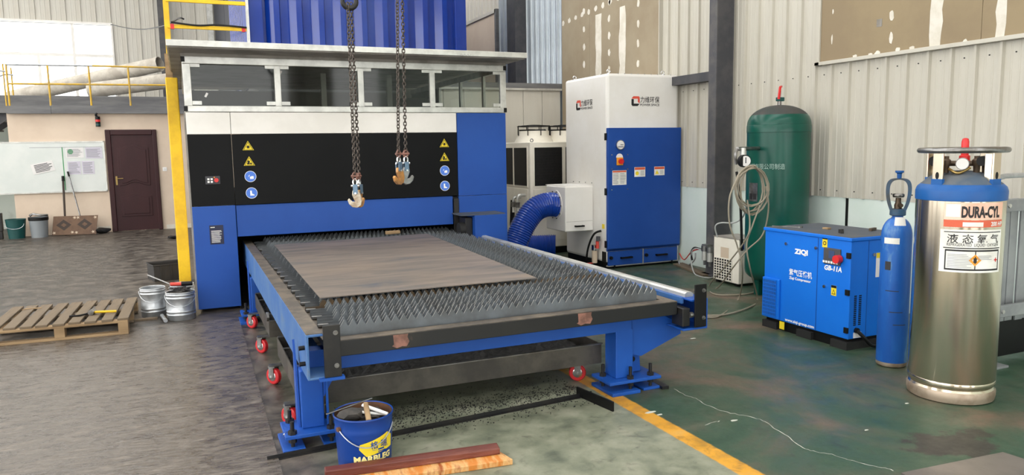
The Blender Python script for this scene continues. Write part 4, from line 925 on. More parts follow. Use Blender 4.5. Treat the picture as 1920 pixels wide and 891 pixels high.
p = py(1186, 188, EY0 - .015); logo(FY(p.x, EY0 - .0005, 2.155), .42)
q = pxx(1081, 196, EX0); logo(FX(EX0 - .0005, q.y, 2.14), .44)
# inlet box and hose flange
ib = obj('inlet_box', B(4.525, EX0 - .001, 8.67, 9.235, .475, 1.065), 'extractor_white', fx, bev=.012)
bm = BM(); bar(bm, (4.66, 8.635, .545), (4.79, 8.635, .545), .02); box(bm, 4.66, 4.68, 8.64, 8.67, .535, .555); box(bm, 4.77, 4.79, 8.64, 8.67, .535, .555); obj('handle', bm, 'black', ib)
obj('lid_seam', B(4.54, 4.93, 8.668, 8.6705, .605, .608), 'soffit', ib)
FZ, FYc = .815, 8.95
bm = BM(); m = T(4.525, FYc, FZ) @ Matrix.Rotation(-PI / 2, 4, 'Y'); lathe(bm, [(.20, 0), (.20, .008), (.165, .008)], m, 30, False, False); obj('flange', bm, 'extractor_white', ib, smooth=True)
bm = BM()
for i in range(10): a = 2 * PI * i / 10; c = Vector((4.515, FYc + .185 * math.cos(a), FZ + .185 * math.sin(a))); cyl(bm, c, c - Vector((.012, 0, 0)), .007, 6)
obj('flange_bolts', bm, 'black', ib, kind='stuff')
obj('top_flange', B(4.55, EX0 - .001, 8.69, 9.3, 1.065, 1.075), 'extractor_white', ib)
bm = BM()
for i in range(4): cyl(bm, (EX0 - .004, 8.7 + i * .17, 1.105), (EX0 - .012, 8.7 + i * .17, 1.105), .007, 6)
obj('box_screws', bm, 'steel', fx, kind='stuff')
# filter regulator on the side
fr = obj('filter_regulator', B(EX0 - .09, EX0 - .03, 8.50, 8.57, .22, .30), 'bright_steel', fx, bev=.008); obj('filter_bowl', cyl(BM(), (EX0 - .06, 8.535, .06), (EX0 - .06, 8.535, .22), .036, 16), 'mat_pale', fr, smooth=True)
obj('regulator_knob', cyl(BM(), (EX0 - .06, 8.46, .26), (EX0 - .06, 8.46, .36), .022, 12), 'hose_red', fr, smooth=True); obj('valve_cap', cyl(BM(), (EX0 - .06, 8.44, .36), (EX0 - .06, 8.44, .42), .028, 12), 'post_dark', fr, smooth=True)
bm = BM(); tube(bm, spline([(EX0 - .01, 8.45, .49), (EX0 - .08, 8.52, .44), (EX0 - .11, 8.62, .25), (EX0 - .1, 8.70, .02)]), .014, 8); obj('black_hose', bm, 'black', fr, smooth=True)
obj('yellow_label', B(EX0 - .003, EX0, 8.38, 8.44, .52, .58), 'sign_yellow', fx); obj('vent_grille', B(EX0 - .004, EX0, 8.34, 8.44, .09, .22), 'black', fx)
bm = BM(); tube(bm, spline([(EX0 - .05, 8.58, .05), (4.7, 8.7, .04), (4.5, 9.0, .1), (4.3, 9.1, .06)]), .009, 6); solo('air_line', bm, 'hose_red', 'thin red air line on the floor beside the extractor filter', 'hose', (4.6, 8.8, 0), smooth=True)
# ribbed blue hoses
def ribbed(pts, r, label, loc):
    P = spline(pts, 26); L_ = [0]
    for a, b_ in zip(P, P[1:]): L_.append(L_[-1] + (b_ - a).length)
    n = int(L_[-1] / .0075); Q = []
    j = 0
    for i in range(n + 1):
        s = L_[-1] * i / n
        while j < len(P) - 2 and L_[j + 1] < s: j += 1
        t = (s - L_[j]) / max(1e-6, L_[j + 1] - L_[j]); Q.append(P[j].lerp(P[j + 1], min(t, 1)))
    bm = BM(); tube(bm, Q, r, 28, False, lambda i: r + (.008, .004, -.004, .004)[i % 4]); return solo('duct_hose', bm, 'hose_blue', label, 'hose', loc, group='ribbed blue extraction hoses', smooth=False)
ribbed([(4.53, FYc, FZ), (4.40, FYc, FZ + .01), (4.22, FYc, FZ - .05), (4.06, 8.94, FZ - .22), (3.95, 8.93, FZ - .42), (3.86, 8.92, .22), (3.80, 8.92, .18)], .155, 'shiny ribbed blue hose bending down from the extractor inlet box', (4.2, 8.95, 0))
ribbed([(4.86, 9.62, .17), (4.78, 9.66, .17), (4.6, 9.72, .165), (4.4, 9.74, .165), (4.1, 9.76, .165), (3.7, 9.76, .165)], .15, 'ribbed blue hose lying on the floor behind the inlet box', (4.4, 9.7, 0))

# ================================================================ CHILLER
ck = thing('water_chiller', 'cream industrial water chiller with black grilles behind the extractor', 'chiller', (5.1, 10.7, 0))
CX0, CX1, CY0, CY1 = 4.62, 5.72, 9.95, 11.1
p = [py(x, 300, CY0).x for x in (960, 1003)]
obj('body', B(CX0, CX1, CY0, CY1, .1, 1.66), 'cream', ck, bev=.012); obj('plinth', B(CX0 + .03, CX1 - .03, CY0 + .03, CY1 - .03, 0, .1), 'black', ck)
for x0, x1 in ((CX0 + .07, 5.14), (5.2, CX1 - .07)):
    gp = obj('grille_panel', B(x0, x1, CY0 - .012, CY0, 1.02, 1.58), 'black', ck); bm = BM()
    for i in range(26): box(bm, x0 + .01, x1 - .01, CY0 - .018, CY0 - .012, 1.035 + i * .0208, 1.042 + i * .0208)
    obj('grille_fins', bm, 'black_metal', gp, kind='stuff')
    obj('grille_frame', B(x0 - .02, x1 + .02, CY0 - .008, CY0, 1.0, 1.6), 'cream', ck); obj('access_panel', B(x0 - .02, x1 + .02, CY0 - .008, CY0, .2, .97), 'cream', ck, bev=.004)
for y0, y1 in ((CY0 + .1, 10.5), (10.56, CY1 - .08)):
    gp = obj('grille_panel', B(CX0 - .012, CX0, y0, y1, 1.02, 1.58), 'black', ck); obj('grille_frame', B(CX0 - .008, CX0, y0 - .02, y1 + .02, 1.0, 1.6), 'cream', ck); obj('access_panel', B(CX0 - .008, CX0, y0 - .02, y1 + .02, .2, .97), 'cream', ck, bev=.004)
for xc in (4.92, 5.46):
    bm = BM(); m = T(xc, 10.45, 1.66); lathe(bm, [(.30, 0), (.24, .12), (.24, .17)], m, 8 if False else 24, False, False); fs = obj('fan_shroud', bm, 'cream', ck, smooth=True)
    bm = BM()
    for r_, z in ((.25, .24), (.18, .25), (.11, .255), (.05, .258)): tube(bm, [m @ Vector((r_ * math.cos(a), r_ * math.sin(a), z)) for a in [2 * PI * i / 24 for i in range(24)]], .006, 5, True)
    for i in range(8): a = 2 * PI * i / 8; bar(bm, m @ Vector((.02, 0, .258)), m @ Vector((.26 * math.cos(a), .26 * math.sin(a), .245)), .008); bar(bm, m @ Vector((.255 * math.cos(a), .255 * math.sin(a), .10)), m @ Vector((.255 * math.cos(a), .255 * math.sin(a), .25)), .01)
    obj('fan_guard', bm, 'black', fs, kind='stuff')
    bm = BM()
    for i in range(5): a = 2 * PI * i / 5; mbox(bm, m @ Matrix.Rotation(a, 4, 'Z') @ T(.12, 0, .17) @ Matrix.Rotation(.5, 4, 'X'), .2, .09, .006)
    obj('fan_blades', bm, 'black', fs)
obj('lifting_eye', eye(CX0 + .06, CY0 + .06, 1.655), 'steel', ck, smooth=True)
for i in range(2):
    y = 10.12 + i * .16; bm = BM(); tube(bm, spline([(CX0, y, .88 - .04 * i), (CX0 - .1, y, .88 - .04 * i), (CX0 - .13, y, .84 - .04 * i), (CX0 - .13, y, .72), (CX0 - .14, y - .02, .62)], 6), .022, 10); obj('pipe', bm, 'alu', ck, smooth=True)
    obj('valve', cyl(BM(), (CX0 - .13, y, .70), (CX0 - .13, y, .78), .034, 10), 'steel', ck)
obj('pipe_lagging', cyl(BM(), (CX0 - .14, 10.35, .2), (CX0 - .13, 10.3, .80), .035, 12), 'black', ck, smooth=True)

# ================================================================ GREEN AIR TANK
TX, TY, TR = 5.665, 6.075, .315
tk = thing('air_tank', 'tall dark green air receiver tank with dusty domed top by the wall', 'tank', (TX, TY, 0)); m = T(TX, TY, 0)
prof = [(.02, .12)] + [(TR * math.sin(a), .27 - .15 * math.cos(a)) for a in [PI / 2 * i / 8 for i in range(1, 9)]] + [(TR, .30), (TR, 1.70), (TR + .004, 1.702), (TR + .004, 1.77), (TR * .995, 1.78)]
bm = BM(); lathe(bm, prof, m, 56, True, False); obj('shell', bm, 'tank_green', tk, smooth=True)
dome = [(TR * math.cos(a) ** .9 if a < PI / 2 - .01 else .02, 1.78 + .20 * math.sin(a)) for a in [PI / 2 * i / 12 for i in range(13)]]
bm = BM(); lathe(bm, dome[:5], m, 56, False, False); obj('dome_edge', bm, 'tank_green', tk, smooth=True); bm = BM(); lathe(bm, dome[4:], m, 56, False, True); obj('dusty_dome', bm, 'tank_dust', tk, smooth=True)
for a in (PI / 4, PI / 4 + 2.0, PI / 4 - 2.0): c = Vector((TX + .17 * math.cos(a), TY + .17 * math.sin(a), 0)); obj('leg', B(c.x - .035, c.x + .035, c.y - .035, c.y + .035, 0, .26), 'tank_green', tk)
v = obj('top_valve', cyl(BM(), (TX, TY, 1.97), (TX, TY, 2.02), .02, 10), 'steel', tk, smooth=True)
obj('valve_body', B(TX - .03, TX + .045, TY - .025, TY + .025, 2.02, 2.06), 'teal', v, bev=.005); obj('valve_stem', cyl(BM(), (TX, TY, 2.06), (TX, TY, 2.13), .014, 8), 'steel', v); bm = BM(); bar(bm, (TX - .03, TY - .02, 2.04), (TX - .015, TY - .02, 2.16), .018); bar(bm, (TX - .015, TY - .02, 2.16), (TX + .02, TY, 2.17), .018); obj('valve_lever', bm, 'red', v)
tdir = math.atan2(-TY, -TX)                          # bearing of the viewer from the tank
def tank_wrap(a0, z0, r): return lambda x, yv: Vector((TX + (r) * math.cos(tdir + a0 + x / r), TY + r * math.sin(tdir + a0 + x / r), z0 + yv))
text('压力容器有限公司制造', None, .062, 'pale_text', tk, width=.52, wrap=tank_wrap(-1.42, 1.335, TR + .002))
def patch(wrap, x0, x1, y0, y1, mt, parent, name, n=8):
    bm = BM(); V = [(bm.verts.new(wrap(x0 + (x1 - x0) * i / n, y0)), bm.verts.new(wrap(x0 + (x1 - x0) * i / n, y1))) for i in range(n + 1)]
    for a, b_ in zip(V, V[1:]): bm.faces.new((a[0], b_[0], b_[1], a[1]))
    return obj(name, bm, mt, parent, smooth=True)
wv = tank_wrap(-.88, 1.0, TR + .002); tl = patch(wv, -.05, .075, 0, .19, 'steel', tk, 'nameplate'); wv2 = tank_wrap(-.88, 1.0, TR + .003); patch(wv2, -.04, .01, .02, .08, 'logo_black', tl, 'plate_mark'); patch(wv2, .02, .065, .02, .08, 'logo_black', tl, 'plate_mark')
obj('lower_port', cyl(BM(), (TX - .13, TY - .29, .50), (TX - .16, TY - .34, .50), .05, 16), 'tank_green', tk, smooth=True)
# regulator and gauge at the tank's left side
ga = py(1393, 285, 5.85)
vg = thing('tank_regulator', 'small steel valve and pressure gauge at the left side of the green tank', 'gauge', (ga.x, 5.9, 1.3))
GX, GY, GZ = ga.x, 5.85, ga.z
obj('fitting', cyl(BM(), (GX - .07, GY, GZ + .03), (TX - TR + .02, TY - .05, GZ + .03), .02, 10), 'steel', vg, smooth=True); obj('body', cyl(BM(), (GX, GY, GZ - .11), (GX, GY, GZ + .04), .03, 12), 'alu', vg, smooth=True)
bm = BM(); tube(bm, spline([(GX - .07, GY, GZ + .03), (GX - .09, GY, GZ - .02), (GX - .08, GY, GZ - .12)]), .014, 8); obj('elbow', bm, 'steel', vg, smooth=True)
gc = py(1394, 302, 5.78); gg = obj('gauge', cyl(BM(), (gc.x, 5.79, gc.z), (gc.x - .01, 5.74, gc.z), .06, 24), 'black', vg, smooth=True); obj('gauge_face', cyl(BM(), (gc.x - .01, 5.74, gc.z), (gc.x - .011, 5.737, gc.z), .05, 22), 'paper', gg); obj('gauge_needle', B(gc.x - .014, gc.x - .006, 5.733, 5.737, gc.z - .02, gc.z + .035), 'ink', gg)
# hose coil hanging from the regulator
cc = py(1407, 342, 5.66)
bm = BM(); P = []
N_ = 6
for i in range(N_ * 18 + 1):
    a = 2 * PI * i / 18 + PI / 2; k = i / 18; rx = .175 + .028 * math.sin(k * 2.7) ; rz = .205 + .03 * math.sin(k * 1.9); P.append(Vector((cc.x + .012 * math.sin(k * 3.1) + rx * math.cos(a), 5.66 - .008 * k + .008 * math.sin(a * 3), gc.z - .04 - rz + rz * math.sin(a) - .012 * (k % 3))))
tube(bm, P, .0078, 6); hc = thing('hose_coil', 'coil of thin tan air hose hanging on the green tank', 'hose', (cc.x, 5.66, .9)); obj('coil', bm, 'hose_tan', hc, smooth=True)
def run(pl, label, mt, r=.0078, name='air_hose', group='thin air hoses by the tank'):
    bm = BM(); tube(bm, spline(pl, 7), r, 6); return solo(name, bm, mt, label, 'hose', Vector((pl[-1][0], pl[-1][1], 0)), group=group, smooth=True)
YH_ = 5.60
run([py(1385, 330, 5.62), py(1368, 370, YH_), py(1368, 420, YH_), py(1382, 460, YH_), py(1392, 505, YH_), gz(1385, 560, .01), gz(1350, 592, .01), gz(1318, 596, .01), gz(1296, 612, .01)], 'tan air hose dropping from the coil in a wide left loop to the floor', 'hose_tan')
run([py(1436, 350, 5.58), py(1441, 390, YH_), py(1430, 440, YH_ + .05), py(1400, 470, 5.75), py(1372, 505, 5.9), gz(1345, 540, .01), gz(1315, 546, .01), gz(1300, 545, .03)], 'tan air hose dropping along the right side of the coil', 'hose_tan')
run([py(1425, 385, 5.60), py(1412, 420, YH_), py(1400, 460, YH_), py(1408, 510, 5.6), gz(1420, 560, .01), gz(1408, 575, .012), gz(1360, 590, .012), gz(1312, 592, .012)], 'tan air hose hanging straight below the coil centre', 'hose_tan')
run([py(1401, 375, 5.62), py(1406, 420, 5.6), py(1398, 450, 5.62), py(1360, 500, 6.0), gz(1330, 535, .01), gz(1340, 552, .01), gz(1395, 552, .01), gz(1425, 545, .01)], 'tan air hose crossing in front of the white dryer', 'hose_tan')
run([py(1345, 445, 6.35), py(1341, 425, 6.35), py(1352, 418, 6.3), py(1375, 418, 6.2), py(1392, 408, 6.0), py(1402, 380, 5.75)], 'short grey hose arching over the white dryer top', 'hose_grey')
run([py(1381, 322, 5.86), py(1384, 345, 5.84), py(1388, 380, 5.82), py(1390, 425, 5.82), py(1391, 470, 5.84)], 'straight black hose hanging left of the green tank', 'black', .014)
# wall filters by the column
wfil = thing('wall_filter', 'pair of small steel air filters mounted on the grey column foot', 'air filter', (5.76, 7.5, .1))
for i, (x, y) in enumerate(((1321, 474), (1331, 477))):
    c = pxx(x, y, 5.73); obj('filter_head', cyl(BM(), (c.x, c.y, c.z + .02), (c.x, c.y, c.z + .09), .04, 12), 'steel', wfil, smooth=True); obj('filter_bowl', cyl(BM(), (c.x, c.y, c.z - .09), (c.x, c.y, c.z + .02), .034, 12), 'alu', wfil, smooth=True); obj('drain', cyl(BM(), (c.x, c.y, c.z - .15), (c.x, c.y, c.z - .09), .015, 8), 'steel', wfil)
c = pxx(1326, 470, 5.73); obj('mount', B(5.72, 5.80, 7.28, 7.38, c.z + .03, c.z + .07), 'steel', wfil)
run([pxx(1318, 470, 5.72), pxx(1305, 466, 5.72), pxx(1297, 472, 5.72), pxx(1296, 490, 5.72), gz(1303, 514, .01), gz(1325, 521, .01), gz(1338, 520, .01)], 'grey hose looping from the wall filters to the floor', 'hose_grey')
run([pxx(1316, 468, 5.73), pxx(1302, 465, 5.73), pxx(1296, 474, 5.73), pxx(1298, 488, 5.73)], 'short black hose at the wall filters', 'black', .013)
run([(6.02, 8.24, .14), pxx(1283, 487, 5.95), pxx(1297, 472, 5.85), pxx(1312, 467, 5.76)], 'thin red air hose from the extractor to the wall filters', 'hose_red', .008)
run([(6.0, 8.22, .05), gz(1275, 497, .012), gz(1290, 497, .012), pxx(1302, 488, 5.8), pxx(1304, 475, 5.78)], 'thin grey hose at the extractor foot', 'hose_grey', .009)
# scrap board on the floor by the wall
bm = BM(); P = [gz(x, y) for x, y in ((1262, 497), (1280, 495), (1332, 517), (1318, 519))]; prism(bm, [(p.x, p.y) for p in P], T(0, 0, .0), .02); solo('floor_board', bm, 'wood', 'brown board on the floor beside the wall behind the hoses', 'board', (5.9, 8.0, 0))
# refrigerated air dryer
ad = thing('air_dryer', 'small cream air dryer box with black front grille before the grey column', 'air dryer', (5.76, 6.78, 0))
obj('body', B(5.585, 5.93, 6.55, 6.985, .03, .53), 'cream', ad, bev=.008); obj('top_cover', B(5.58, 5.935, 6.545, 6.99, .53, .537), 'soffit', ad); 
for x in (5.62, 5.89):
    for y in (6.6, 6.93): obj('foot', B(x - .02, x + .02, y - .02, y + .02, 0, .03), 'black', ad)
gp = obj('grille', B(5.580, 5.585, 6.66, 6.965, .05, .29), 'black', ad); bm = BM()
for i in range(8): y = 6.66 + .305 * i / 7; box(bm, 5.575, 5.580, y - .004, y + .004, .05, .29)
for i in range(9): z = .05 + .24 * i / 8; box(bm, 5.576, 5.580, 6.66, 6.965, z - .004, z + .004)
obj('grille_mesh', bm, 'cream', gp, kind='stuff'); obj('rust_stain', B(5.5838, 5.5852, 6.72, 6.86, .30, .42), 'mat_pale', ad); obj('display', B(5.62, 5.70, 6.547, 6.55, .42, .50), 'navy', ad)

# ================================================================ COMPRESSOR
cm = thing('air_compressor', 'bright blue screw air compressor cabinet with white lettering on the green floor', 'compressor', (4.9, 4.6, 0))
AX0, AX1, AY0, AY1 = 4.585, 5.20, 4.125, 5.045
obj('body', B(AX0, AX1, AY0, AY1, .085, .845), 'comp_blue', cm, bev=.006); obj('top_panel', B(AX0 - .012, AX1 + .01, AY0 - .012, AY1 + .012, .845, .872), 'comp_blue', cm, bev=.005); obj('dusty_top', B(AX0 - .002, AX1, AY0 - .002, AY1 + .002, .872, .874), 'comp_top', cm)
obj('base_frame', B(AX0 + .02, AX1 - .02, AY0 + .03, AY1 - .02, 0, .086), 'black', cm); 
for y0, y1 in ((AY0 - .03, AY0 + .16), (AY0 + .33, AY0 + .52), (AY1 - .2, AY1)): obj('skid', B(AX0 - .01, AX1, y0 + .03, y1, 0, .06), 'rubber', cm)
m = FX(AX0 - .0005, AY1, 0)          # x runs along the front from its far end, y is height
L_ = AY1 - AY0
def aq(x, y): p = pxx(x, y, AX0); return AY1 - p.y, p.z
for d in (aq(1533, 500)[0],): obj('door_gap', B(AX0 - .002, AX0, AY1 - d - .003, AY1 - d + .003, .09, .84), 'navy', cm)
x0, z1 = aq(1426, 523); x1, z0 = aq(1463, 603); gx = obj('intake_box', B(AX0 - .02, AX0, AY1 - max(x1 - .005, .19), AY1 - .002, .095, .44), 'comp_blue', cm, bev=.004); xw = max(x1 - .005, .19)
obj('intake_mesh', B(AX0 - .0215, AX0 - .02, AY1 - xw + .03, AY1 - .015, .115, .425), 'post_dark', gx); bm = BM()
for i in range(13): y = AY1 - .015 - (xw - .045) * i / 12; box(bm, AX0 - .026, AX0 - .0215, y - .0022, y + .0022, .11, .43)
for i in range(11): z = .115 + .31 * i / 10; box(bm, AX0 - .027, AX0 - .0215, AY1 - xw + .028, AY1 - .013, z - .003, z + .003)
obj('intake_bars', bm, 'comp_blue', gx, kind='stuff')
def atext(s, xa, ya, xb, size, bold=.002, shear=0, mt='white'):
    u0, z0 = aq(xa, ya); u1, _ = aq(xb, ya); return text(s, m @ T(u0, z0, 0), size, mt, cm, width=u1 - u0, bold=bold, shear=shear)
atext('ZIQI', 1490, 475, 1515, .056, .003); atext('紫气压缩机', 1480, 514, 1523, .058, .0007); atext('Ziqi Compressor', 1480, 522.5, 1521, .03, .0008); atext('GB-11A', 1546, 505, 1579, .052, .002, .15); atext('www.ziqi-group.com', 1472, 601, 1527, .034, .001)
u, z = aq(1546, 469); u2, z2 = aq(1577, 495); pnl = obj('control_panel', B(AX0 - .012, AX0, AY1 - u2, AY1 - u, .645, .775), 'post_dark', cm, bev=.006); Ya, Yb = AY1 - u2, AY1 - u
sc0 = obj('screen', B(AX0 - .014, AX0 - .012, Ya + .055, Yb - .055, .695, .755), 'screen', pnl)
for i in range(6): obj('key', B(AX0 - .015, AX0 - .012, Ya + .02 + i * .026, Ya + .038 + i * .026, .655, .672), 'paper', pnl)
obj('emergency_stop', cyl(BM(), (AX0 - .012, Ya + .005, .70), (AX0 - .055, Ya + .005, .70), .032, 18), 'red', pnl, smooth=True)
def stick(x, y, w_, h, mt='sign_yellow', sym='c'):
    u, z = aq(x, y); o = obj('warning_sticker', B(AX0 - .002, AX0, AY1 - u - w_ / 2, AY1 - u + w_ / 2, z - h / 2, z + h / 2), mt, cm); obj('sticker_head', B(AX0 - .003, AX0 - .002, AY1 - u - w_ / 2, AY1 - u + w_ / 2, z + h * .26, z + h / 2), 'black', o); bm = BM(); prism(bm, circ(w_ * .33, 12, u, z - h * .1) if sym == 'c' else [(u - w_ * .36, z - h * .36), (u + w_ * .36, z - h * .36), (u, z + h * .14)], m @ T(0, 0, .0025), .0005); s_ = obj('sticker_symbol', bm, 'black', o)
    bm = BM(); prism(bm, circ(w_ * .2, 12, u, z - h * .1) if sym == 'c' else [(u - w_ * .24, z - h * .3), (u + w_ * .24, z - h * .3), (u, z + h * .02)], m @ T(0, 0, .003), .0005); obj('sticker_core', bm, 'sign_yellow', s_)
stick(1547, 454, .05, .085); stick(1563.5, 545, .05, .08, sym='t')
for x, y in ((1475, 457), (1531, 465), (1546.5, 537)): u, z = aq(x, y); obj('lock', cyl(BM(), (AX0, AY1 - u, z), (AX0 - .012, AY1 - u, z), .013, 12), 'bright_steel', cm)
for z in (.735, .45, .155): obj('hinge', B(AX0 - .012, AX0 + .004, AY0 + .0, AY0 + .035, z - .022, z + .022), 'black', cm)
p = pxx(1466, 615, AX0 - .01); obj('skid_sticker', B(AX0 - .012, AX0 - .01, p.y - .028, p.y + .028, .02, .085), 'sign_yellow', cm)
obj('end_door_gap', B(4.765, 4.770, AY0 - .001, AY0, .09, .84), 'navy', cm)
for x in (4.635, 4.685):
    bm = BM()
    for i in range(16): box(bm, x, x + .026, AY0 - .002, AY0, .19 + i * .015, .199 + i * .015)
    obj('louvre', bm, 'black', cm, kind='stuff')
obj('cable_gland', cyl(BM(), (4.665, AY0, .15), (4.665, AY0 - .02, .15), .022, 12), 'black', cm, smooth=True); obj('rating_plate', B(4.64, 4.72, AY0 - .002, AY0, .09, .135), 'paper', cm)
bm = BM(); tube(bm, spline([(4.665, AY0 - .01, .15), (4.70, AY0 - .05, .10), (4.78, AY0 - .06, .03), (4.95, AY0 - .05, .02)]), .014, 8); obj('power_cable', bm, 'black', cm, smooth=True)
ln = obj('note_label', B(4.85, 4.93, AY0 - .002, AY0, .55, .74), 'paper', cm); obj('note_head', B(4.85, 4.93, AY0 - .003, AY0 - .002, .70, .74), 'sign_yellow', ln)
obj('lock', cyl(BM(), (4.82, AY0, .73), (4.82, AY0 - .012, .73), .014, 12), 'bright_steel', cm)
# tools on the compressor
tz = .874
a, b_ = gz(1448, 424, tz + .005), gz(1500, 426, tz + .005); bm = BM(); bar(bm, a, b_, .018, .008); m2, l2 = frame(a, b_); bm2 = cyl(bm, (b_.x, b_.y, tz), (b_.x, b_.y, tz + .012), .022, 8); solo('spanner', bm, 'steel', 'long steel spanner lying on the compressor top', 'spanner', (a.x, a.y, tz))
p = gz(1550, 430, tz); bm = B(p.x - .02, p.x + .02, p.y - .03, p.y + .03, tz, tz + .015); solo('small_block', bm, 'wood_raw', 'small pale block in the middle of the compressor top', 'block', (p.x, p.y, tz), bev=.003)
p = gz(1577, 437, tz); bm = BM(); bar(bm, (p.x - .03, p.y - .04, tz + .012), (p.x + .04, p.y + .04, tz + .012), .022); cyl(bm, (p.x, p.y, tz), (p.x, p.y, tz + .03), .02, 8); solo('pipe_fitting', bm, 'black_metal', 'dark pipe fitting on the compressor top near the control panel', 'fitting', (p.x, p.y, tz))
p = gz(1640, 433, tz); bm = BM(); bar(bm, (p.x - .05, p.y, tz + .012), (p.x + .04, p.y + .03, tz + .012), .022); solo('pliers', bm, 'brass_dark', 'dark tool on the compressor top beside the blue gas cylinder', 'tool', (p.x, p.y, tz))

# ================================================================ BLUE GAS CYLINDER
gc_ = thing('gas_cylinder', 'slim scuffed blue gas cylinder with guarded valve beside the compressor', 'gas cylinder', (4.565, 3.72, 0)); m = T(4.565, 3.72, 0); r = .1
bm = BM(); lathe(bm, [(.085, 0), (.096, .008), (r, .02), (r, .93)] + [(r * math.cos(a) * .72 + .028, .93 + .13 * math.sin(a)) for a in [PI / 2 * i / 8 for i in range(1, 8)]] + [(.035, 1.07), (.035, 1.10)], m, 36); obj('shell', bm, 'cyl_blue', gc_, smooth=True)
bm = BM(); lathe(bm, [(.086, 0), (.098, .008), (r + .0015, .02), (r + .0015, .035)], m, 36, False, False); obj('foot_band', bm, 'foot_steel', gc_, smooth=True)
obj('neck_ring', lathe(BM(), [(.042, 1.075), (.052, 1.08), (.052, 1.12), (.042, 1.125)], m, 24), 'cyl_cap', gc_, smooth=True)
vd = math.atan2(-3.72, -4.565); sd = Vector((-math.sin(vd), math.cos(vd), 0)); fd = Vector((math.cos(vd), math.sin(vd), 0)); c0 = Vector((4.565, 3.72, 0))
bm = BM()
for s in (-1, 1):
    P = [c0 + sd * s * x + Vector((0, 0, z)) for x, z in ((.042, 1.11), (.062, 1.17), (.072, 1.24), (.068, 1.30), (.045, 1.33), (.0, 1.338))]; Q = spline(P, 5); prev = None
    for q_ in Q:
        n = [bm.verts.new(q_ + fd * .03 + sd * s * .008), bm.verts.new(q_ - fd * .03 + sd * s * .008), bm.verts.new(q_ - fd * .03 - sd * s * .016 - Vector((0, 0, .008))), bm.verts.new(q_ + fd * .03 - sd * s * .016 - Vector((0, 0, .008)))]
        if prev:
            for i in range(4): bm.faces.new((prev[i], prev[(i + 1) % 4], n[(i + 1) % 4], n[i]))
        prev = n
obj('valve_guard', bm, 'cyl_cap', gc_, smooth=True)
obj('cap_stud', lathe(BM(), [(.014, 1.335), (.016, 1.37), (.028, 1.378), (.028, 1.39)], m, 16), 'dome_blue', gc_, smooth=True)
vb = obj('valve', lathe(BM(), [(.022, 1.10), (.026, 1.15), (.018, 1.17), (.018, 1.20)], m, 12), 'brass_dark', gc_, smooth=True); bm = BM(); lathe(bm, [(.034, 1.205), (.038, 1.21), (.038, 1.225), (.034, 1.23)], m, 12); obj('handwheel', bm, 'steel', vb, smooth=True); obj('outlet', cyl(BM(), c0 + Vector((0, 0, 1.15)), c0 + fd * .045 + sd * .02 + Vector((0, 0, 1.15)), .014, 10), 'brass_dark', vb)
def cylw(c, r, a0, z0): return lambda x, yv: Vector((c.x + r * math.cos(vd + a0 + x / r), c.y + r * math.sin(vd + a0 + x / r), z0 + yv))
lb = patch(lambda x, yv: Vector((c0.x, c0.y, 0)) + Vector(((.09 - .28 * max(0, yv - .01)) * math.cos(vd + x / .09), (.09 - .28 * max(0, yv - .01)) * math.sin(vd + x / .09), .985 + yv)), -.02, .065, 0, .085, 'paper', gc_, 'tag_label')
patch(cylw(c0, r + .0015, 0, .885), -.085, .02, 0, .042, 'label_white', gc_, 'torn_label')
st_ = patch(cylw(c0, r + .0015, 0, .70), -.07, -.03, 0, .06, 'ink', gc_, 'stencil_mark')
for a in ((.22, .4), (.5, .31), (-.1, .55)): patch(cylw(c0, r + .001, a[0], a[1]), -.05, .04, 0, .006, 'ink', gc_, 'scratch_band')

# ================================================================ LIQUID OXYGEN VESSEL
D0 = Vector((4.365, 3.12, 0)); dr_ = .243; vd2 = math.atan2(-D0.y, -D0.x); m = T(*D0)
lo = thing('liquid_gas_vessel', 'large stainless steel liquid oxygen vessel with blue dome and ring handle', 'gas vessel', tuple(D0))
bm = BM(); lathe(bm, [(dr_ - .012, 0), (dr_ - .002, .006), (dr_ + .003, .03), (dr_ + .003, .06), (dr_ - .004, .072)], m, 64, True, False); obj('foot_ring', bm, 'foot_steel', lo, smooth=True)
bm = BM(); lathe(bm, [(dr_ - .004, .072), (dr_ - .012, .085), (dr_ - .002, .10), (dr_, .105), (dr_, .125), (dr_ - .002, .128), (dr_, .131), (dr_, 1.235)], m, 72, False, False); obj('shell', bm, 'stainless', lo, smooth=True)
bm = BM(); lathe(bm, [(dr_, 1.235), (dr_ + .004, 1.237), (dr_ + .005, 1.29), (dr_ - .004, 1.315), (dr_ - .022, 1.332)], m, 64, False, False); obj('dome_rim', bm, 'dome_blue', lo, smooth=True)
bm = BM(); lathe(bm, [(dr_ - .022, 1.332), (.17, 1.375), (.11, 1.40), (.05, 1.41), (.01, 1.412)], m, 64, False, True); obj('dusty_dome', bm, 'dome_dust', lo, smooth=True)
RZ = 1.535; bm = BM(); tube(bm, [D0 + Vector((.232 * math.cos(a), .232 * math.sin(a), RZ)) for a in [2 * PI * i / 48 for i in range(48)]], .017, 12, True); obj('ring_handle', bm, 'steel', lo, smooth=True)
